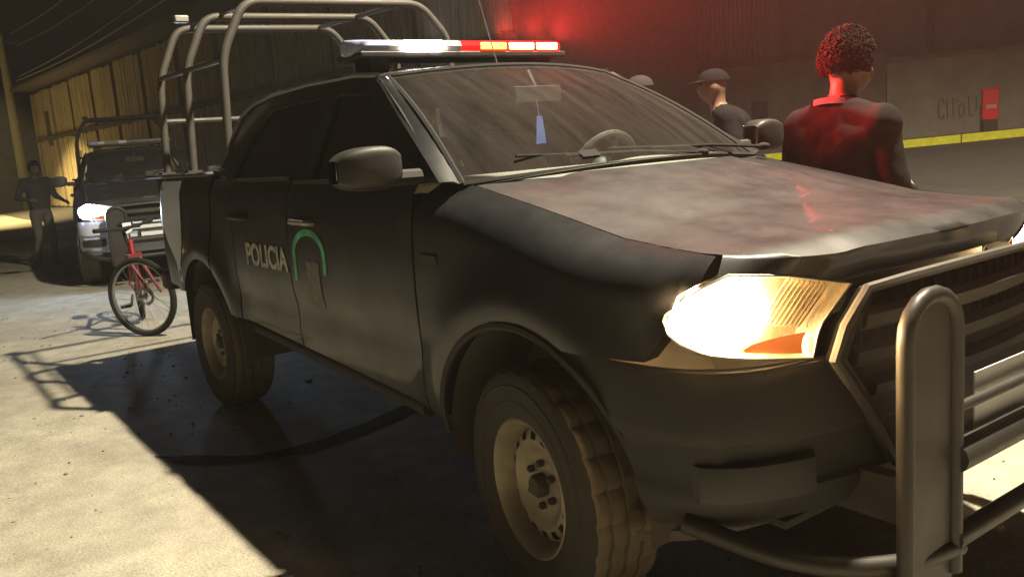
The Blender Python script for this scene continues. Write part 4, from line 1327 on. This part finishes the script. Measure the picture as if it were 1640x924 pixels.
# ---------------------------------------------------------------- people
skin = mat('skin', (0.20, 0.11, 0.07), 0.55, noise_amt=0.15, noise_scale=40)
hair_m = mat('dark_hair', (0.025, 0.018, 0.015), 0.95, spec=0.12)
def person(label, loc, yaw, shirt, trousers, P=None, voxel=0.014, head_turn=0.0, hair='hair', cap_m=None, sleeves=True, height=1.75):
    P = P or {}
    g = lambda k, d: Vector(P.get(k, d))
    root = empty('person', loc, yaw)
    parts = []   # (kind, a, b, ra, rb, matindex)
    SK, SH, TR, BO = 0, 1, 2, 3
    mb = MB()
    def cap(a, b, ra, rb, m):
        a, b = Vector(a), Vector(b)
        n = 6
        pts, rs = [], []
        d = (b-a).normalized()
        for t, r in ((-1.0, 0.12), (-0.8, 0.6), (-0.45, 0.9)):
            pts.append(a+d*ra*t); rs.append(ra*r)
        pts.append(a); rs.append(ra); pts.append(b); rs.append(rb)
        for t, r in ((0.45, 0.9), (0.8, 0.6), (1.0, 0.12)):
            pts.append(b+d*rb*t); rs.append(rb*r)
        mb.tube(pts, rs, 12); parts.append((a, b, ra, rb, m))
    def ell_(c, r, m):
        c = Vector(c); mb.ball(c, r, 16, 12); parts.append((c, c, min(r), min(r), m))
    hip = g('hip', (0, 0, 0.93)); chest = g('chest', (0.01, 0, 1.26)); neck = g('neck', (0.0, 0, 1.47)); head = g('head', (0.03, 0, 1.63))
    ell_(hip, (0.12, 0.165, 0.13), TR)
    cap(hip+Vector((0, 0, 0.08)), chest, 0.128, 0.142, SH)
    ell_(chest, (0.125, 0.185, 0.20), SH)
    ell_((chest.x-0.01, chest.y, chest.z+0.12), (0.10, 0.19, 0.09), SH)
    cap(chest+Vector((0, 0, 0.15)), neck, 0.075, 0.055, SH)
    for s in (-1, 1):
        shq = g('shoulder_%s' % ('l' if s > 0 else 'r'), (-0.01, s*0.195, 1.415))
        cap(neck+Vector((-0.02, s*0.03, -0.03)), shq+Vector((0, -s*0.02, 0.0)), 0.062, 0.070, SH)
        cap(chest+Vector((-0.02, s*0.08, 0.05)), shq+Vector((0, -s*0.03, -0.05)), 0.115, 0.085, SH)
        cap(chest+Vector((0, s*0.07, 0.0)), hip+Vector((0, s*0.05, 0.10)), 0.12, 0.12, SH)
    cap(neck, head-Vector((0.02, 0, 0.03)), 0.056, 0.058, SK)
    Hq = Quaternion((0, 0, 1), head_turn)
    H = lambda v: head+Hq @ Vector(v)
    ell_(head, (0.098, 0.078, 0.118), SK)
    mb2 = len(mb.v)
    ell_(H((0.03, 0, -0.05)), (0.062, 0.058, 0.068), SK)
    cap(H((0.088, 0, 0.005)), H((0.108, 0, -0.03)), 0.010, 0.015, SK)
    cap(H((0.085, -0.02, -0.062)), H((0.085, 0.02, -0.062)), 0.012, 0.012, SK)
    for s in (-1, 1):
        ell_(H((-0.005, s*0.08, -0.012)), (0.024, 0.012, 0.033), SK)
        sh = g('shoulder_%s' % ('l' if s > 0 else 'r'), (-0.01, s*0.195, 1.415))
        el = g('elbow_%s' % ('l' if s > 0 else 'r'), (-0.04, s*0.255, 1.13))
        wr = g('wrist_%s' % ('l' if s > 0 else 'r'), (0.06, s*0.26, 0.89))
        ell_(sh, (0.075, 0.075, 0.075), SH)
        cap(sh, el, 0.062, 0.048, SH)
        cap(el, wr, 0.046, 0.032, SH if sleeves else SK)
        d = (wr-el).normalized()
        sd = d.cross(Vector((0, 1, 0)) if abs(d.y) < 0.7 else Vector((1, 0, 0))).normalized()
        pal = wr+d*0.055
        cap(wr, pal, 0.027, 0.030, SK)
        cap(pal-sd*0.018, pal+sd*0.018, 0.022, 0.022, SK)
        side = d.cross(sd)
        for q, ln in ((-0.030, 0.060), (-0.010, 0.074), (0.011, 0.070), (0.031, 0.054)):
            a0 = pal+sd*q+d*0.02; a1 = a0+d*ln*0.6+side*0.006*s; a2 = a1+d*ln*0.35+side*0.022*s
            cap(a0, a1, 0.0095, 0.009, SK); cap(a1, a2, 0.009, 0.008, SK)
        th = wr+d*0.025+sd*0.03
        cap(th, th+sd*0.03+d*0.03+side*0.015*s, 0.011, 0.010, SK)
        hp = hip+Vector((0, s*0.092, -0.05))
        kn = g('knee_%s' % ('l' if s > 0 else 'r'), (0.02, s*0.10, 0.50))
        an = g('ankle_%s' % ('l' if s > 0 else 'r'), (-0.02, s*0.11, 0.09))
        cap(hp, kn, 0.092, 0.062, TR); cap(kn, an, 0.060, 0.048, TR)
        cap(an+Vector((-0.03, 0, -0.045)), an+Vector((0.15, s*0.02, -0.052)), 0.044, 0.036, BO)
    body = mb.build('body', [skin, shirt, trousers, black_m], None, 0, recalc=True)
    rm = body.modifiers.new('remesh', 'REMESH'); rm.mode = 'VOXEL'; rm.voxel_size = voxel
    sm = body.modifiers.new('smooth', 'SMOOTH'); sm.iterations = 9; sm.factor = 0.5
    dg = bpy.context.evaluated_depsgraph_get()
    me = bpy.data.meshes.new_from_object(body.evaluated_get(dg))
    bpy.data.objects.remove(body)
    me.materials.clear()
    for k in (skin, shirt, trousers, black_m): me.materials.append(k)
    idx = []
    for f in me.polygons:
        c = f.center; best, bi = 1e9, 1
        for a, b2, ra, rb, m in parts:
            ab = b2-a; L2 = ab.length_squared
            t = 0 if L2 < 1e-9 else max(0, min(1, (c-a).dot(ab)/L2))
            dd = (c-(a+ab*t)).length-(ra+(rb-ra)*t)
            if dd < best: best, bi = dd, m
        idx.append(bi)
    me.polygons.foreach_set('material_index', idx)
    cloth = [False]*len(me.vertices)
    for f, k in zip(me.polygons, idx):
        if k in (1, 2):
            for q in f.vertices: cloth[q] = True
    nrm = [v.normal.copy() for v in me.vertices]
    for v in me.vertices:
        if cloth[v.index]:
            c = v.co
            w1 = noise.noise(Vector((c.x*5, c.y*5, c.z*12+3)))+0.25*noise.noise(Vector((c.x*11, c.y*11, c.z*24)))
            v.co = c+nrm[v.index]*(0.010*w1+0.004)
    me.polygons.foreach_set('use_smooth', [True]*len(me.polygons))
    o = bpy.data.objects.new('body', me); COL.objects.link(o); o.parent = root
    # eyes
    for s in (-1, 1):
        m3 = MB(); m3.ball(H((0.083, s*0.03, 0.012)), 0.012, 10, 8); m3.build('eye', black_m, root)
    if hair in ('hair', 'curly'):
        m3 = MB(); rng = random.Random(int(loc[0]*100)+5)
        cnt = 2600 if hair == 'curly' else 260
        for k in range(cnt):
            u = rng.random(); th = rng.uniform(-math.pi, math.pi)
            zc = 1-u*1.25 if abs(th) > 1.15 else 1-u*0.62
            zc = max(-0.35, zc)
            rr = math.sqrt(max(0.0, 1-zc*zc))
            gr = 1.06+(0.20*rng.random()*(0.4+0.6*max(0, zc)) if hair == 'curly' else 0.05*rng.random())
            c = H((0.098*rr*math.cos(th)*gr-0.006, 0.078*rr*math.sin(th)*gr, 0.118*zc*gr+0.006))
            if hair == 'curly':
                n_ = (Vector(c)-head).normalized(); tt = n_.cross(Vector((rng.uniform(-1, 1), rng.uniform(-1, 1), rng.uniform(-1, 1)))).normalized(); bt = n_.cross(tt)
                rr_ = rng.uniform(0.006, 0.013)
                m3.tube([Vector(c)+tt*rr_*math.cos(a_)+bt*rr_*math.sin(a_)+n_*0.004*a_ for a_ in (0, 1.2, 2.4, 3.6, 4.8)], [0.0018, 0.0022, 0.0022, 0.002, 0.0008], 4, False)
            else:
                m3.ball(c, rng.uniform(0.010, 0.019), 6, 4)
        hr = m3.build('hair', hair_m, root)
    elif hair == 'cap':
        m3 = MB()
        rws = []
        for j in range(7):
            t = j/6; zz = 0.03+0.085*math.sin(t*math.pi/2); k = math.cos(t*math.pi/2)*0.98+0.02
            rws.append([tuple(H((0.110*k*math.cos(a)-0.004, 0.090*k*math.sin(a), zz))) for a in [2*math.pi*q/24 for q in range(24)]])
        m3.rows(rws, closed=True)
        m3.rows([[tuple(H((0.108*math.cos(a), 0.088*math.sin(a), 0.040))) for a in [R(-62+124*q/12) for q in range(13)]], [tuple(H((0.105*math.cos(a)+0.075*math.cos(a)**0.6, 0.085*math.sin(a), 0.026))) for a in [R(-62+124*q/12) for q in range(13)]], [tuple(H((0.108*math.cos(a), 0.088*math.sin(a), 0.034))) for a in [R(-62+124*q/12) for q in range(13)]]])
        m3.build('cap', cap_m, root)
    sc = height/1.75
    root.scale = (sc, sc, sc)
    tag(root, label, 'person', 'people standing around the trucks')
    return root
jacket = mat('black_jacket', (0.011, 0.010, 0.010), 0.95, spec=0.15, noise_amt=0.3, noise_scale=25)
jacket2 = mat('charcoal_jacket', (0.05, 0.045, 0.042), 0.8)
uniform_m = mat('dark_uniform', (0.022, 0.024, 0.028), 0.8)
jeans = mat('dark_trousers', (0.03, 0.03, 0.035), 0.9)
grey_tr = mat('grey_trousers', (0.13, 0.11, 0.09), 0.9)
cap_dark = mat('dark_cap', (0.010, 0.010, 0.011), 0.9, spec=0.1)
cap_pale = mat('pale_cap', (0.04, 0.035, 0.035), 0.9, spec=0.1)
p1 = person('curly haired person in dark jacket seen from behind beyond the hood', (-0.17, 1.03, gz(1.0)), R(88), jacket, jeans, hair='curly', head_turn=R(-22), voxel=0.011, height=1.80,
       P={'shoulder_l': (-0.02, 0.195, 1.385), 'shoulder_r': (-0.02, -0.195, 1.385), 'elbow_l': (-0.02, 0.265, 1.12), 'elbow_r': (-0.02, -0.265, 1.12), 'wrist_l': (0.20, 0.20, 1.08), 'wrist_r': (0.20, -0.18, 1.08), 'head': (0.045, 0.0, 1.625)})
m3 = MB(); m3.rows([[(-0.055+0.0*k, 0.09*math.sin(a), 1.462+0.012*k+0.012*math.cos(a)) for a in [R(-60+120*q/10) for q in range(11)]] for k in (0, 1, 2)])
m3.v = [(-0.075*math.cos(math.asin(max(-1, min(1, y/0.12))))-0.03+x*0.0, y, z) for x, y, z in m3.v]
m3.build('collar', mat('pale_collar', (0.16, 0.16, 0.16), 0.8), p1)
person('person in dark cap and uniform standing by the far windscreen pillar', (-2.15, 2.52, gz(2.55)), R(225), jacket, jeans, hair='cap', cap_m=cap_dark, voxel=0.016, height=1.80,
       P={'hip': (-0.22, 0, 0.92), 'chest': (-0.10, 0, 1.25), 'neck': (0.0, 0, 1.46), 'shoulder_l': (-0.06, 0.20, 1.39), 'shoulder_r': (-0.06, -0.20, 1.39), 'elbow_l': (-0.10, 0.29, 1.13), 'wrist_l': (0.14, 0.22, 1.08), 'elbow_r': (-0.10, -0.29, 1.13), 'wrist_r': (0.14, -0.20, 1.06), 'knee_l': (-0.2, 0.1, 0.5), 'knee_r': (-0.2, -0.1, 0.5), 'ankle_l': (-0.26, 0.11, 0.09), 'ankle_r': (-0.26, -0.11, 0.09)})
person('person in pale cap mostly hidden behind the windscreen', (-3.1, 2.72, gz(2.72)), R(215), uniform_m, jeans, hair='cap', cap_m=cap_pale, voxel=0.018, height=1.84)
person('person in dark clothes standing on the street beside the rear pickup', (-14.55, -0.30, 0.0), R(20), jacket2, grey_tr, hair='hair', voxel=0.018, height=1.76,
       P={'shoulder_r': (0.0, -0.20, 1.42), 'elbow_r': (-0.02, -0.33, 1.17), 'wrist_r': (0.20, -0.24, 1.12), 'elbow_l': (0.06, 0.27, 1.15), 'wrist_l': (0.28, 0.30, 1.06), 'knee_l': (0.10, 0.10, 0.50), 'ankle_l': (0.04, 0.11, 0.09), 'ankle_r': (-0.12, -0.11, 0.09)})

# ornament hanging from the windscreen mirror
m3 = MB(); m3.tube([(-0.965, -0.02, 1.63), (-0.955, -0.02, 1.56)], 0.002, 5); m3.prism([(-0.955, -0.048, 1.44), (-0.955, 0.008, 1.44), (-0.955, -0.005, 1.56), (-0.955, -0.035, 1.56)], (0.006, 0, 0))
tag(m3.build('hanging_tag', mat('blue_tag', (0.10, 0.16, 0.50), 0.6)), 'blue tag hanging inside the front pickup windscreen', 'ornament')

# ---------------------------------------------------------------- haze volume added in place of lens glow and veil
if HAZE:
    mb = MB(); mb.box((-35, 8, 3.9), (150, 90, 9.8))
    hz = mb.build('haze', None or bpy.data.materials.new('lens_glow_haze'), smooth=0)
    m = hz.data.materials[0]; m.use_nodes = True
    nt = m.node_tree; nt.nodes.clear()
    out = nt.nodes.new('ShaderNodeOutputMaterial'); pv = nt.nodes.new('ShaderNodeVolumePrincipled')
    pv.inputs['Color'].default_value = (0.9, 0.86, 0.8, 1)
    pv.inputs['Density'].default_value = HAZE
    pv.inputs['Anisotropy'].default_value = 0.1
    nt.links.new(pv.outputs[0], out.inputs['Volume'])
    tag(hz, 'thin haze volume added for glow round the lamps', kind='stuff')
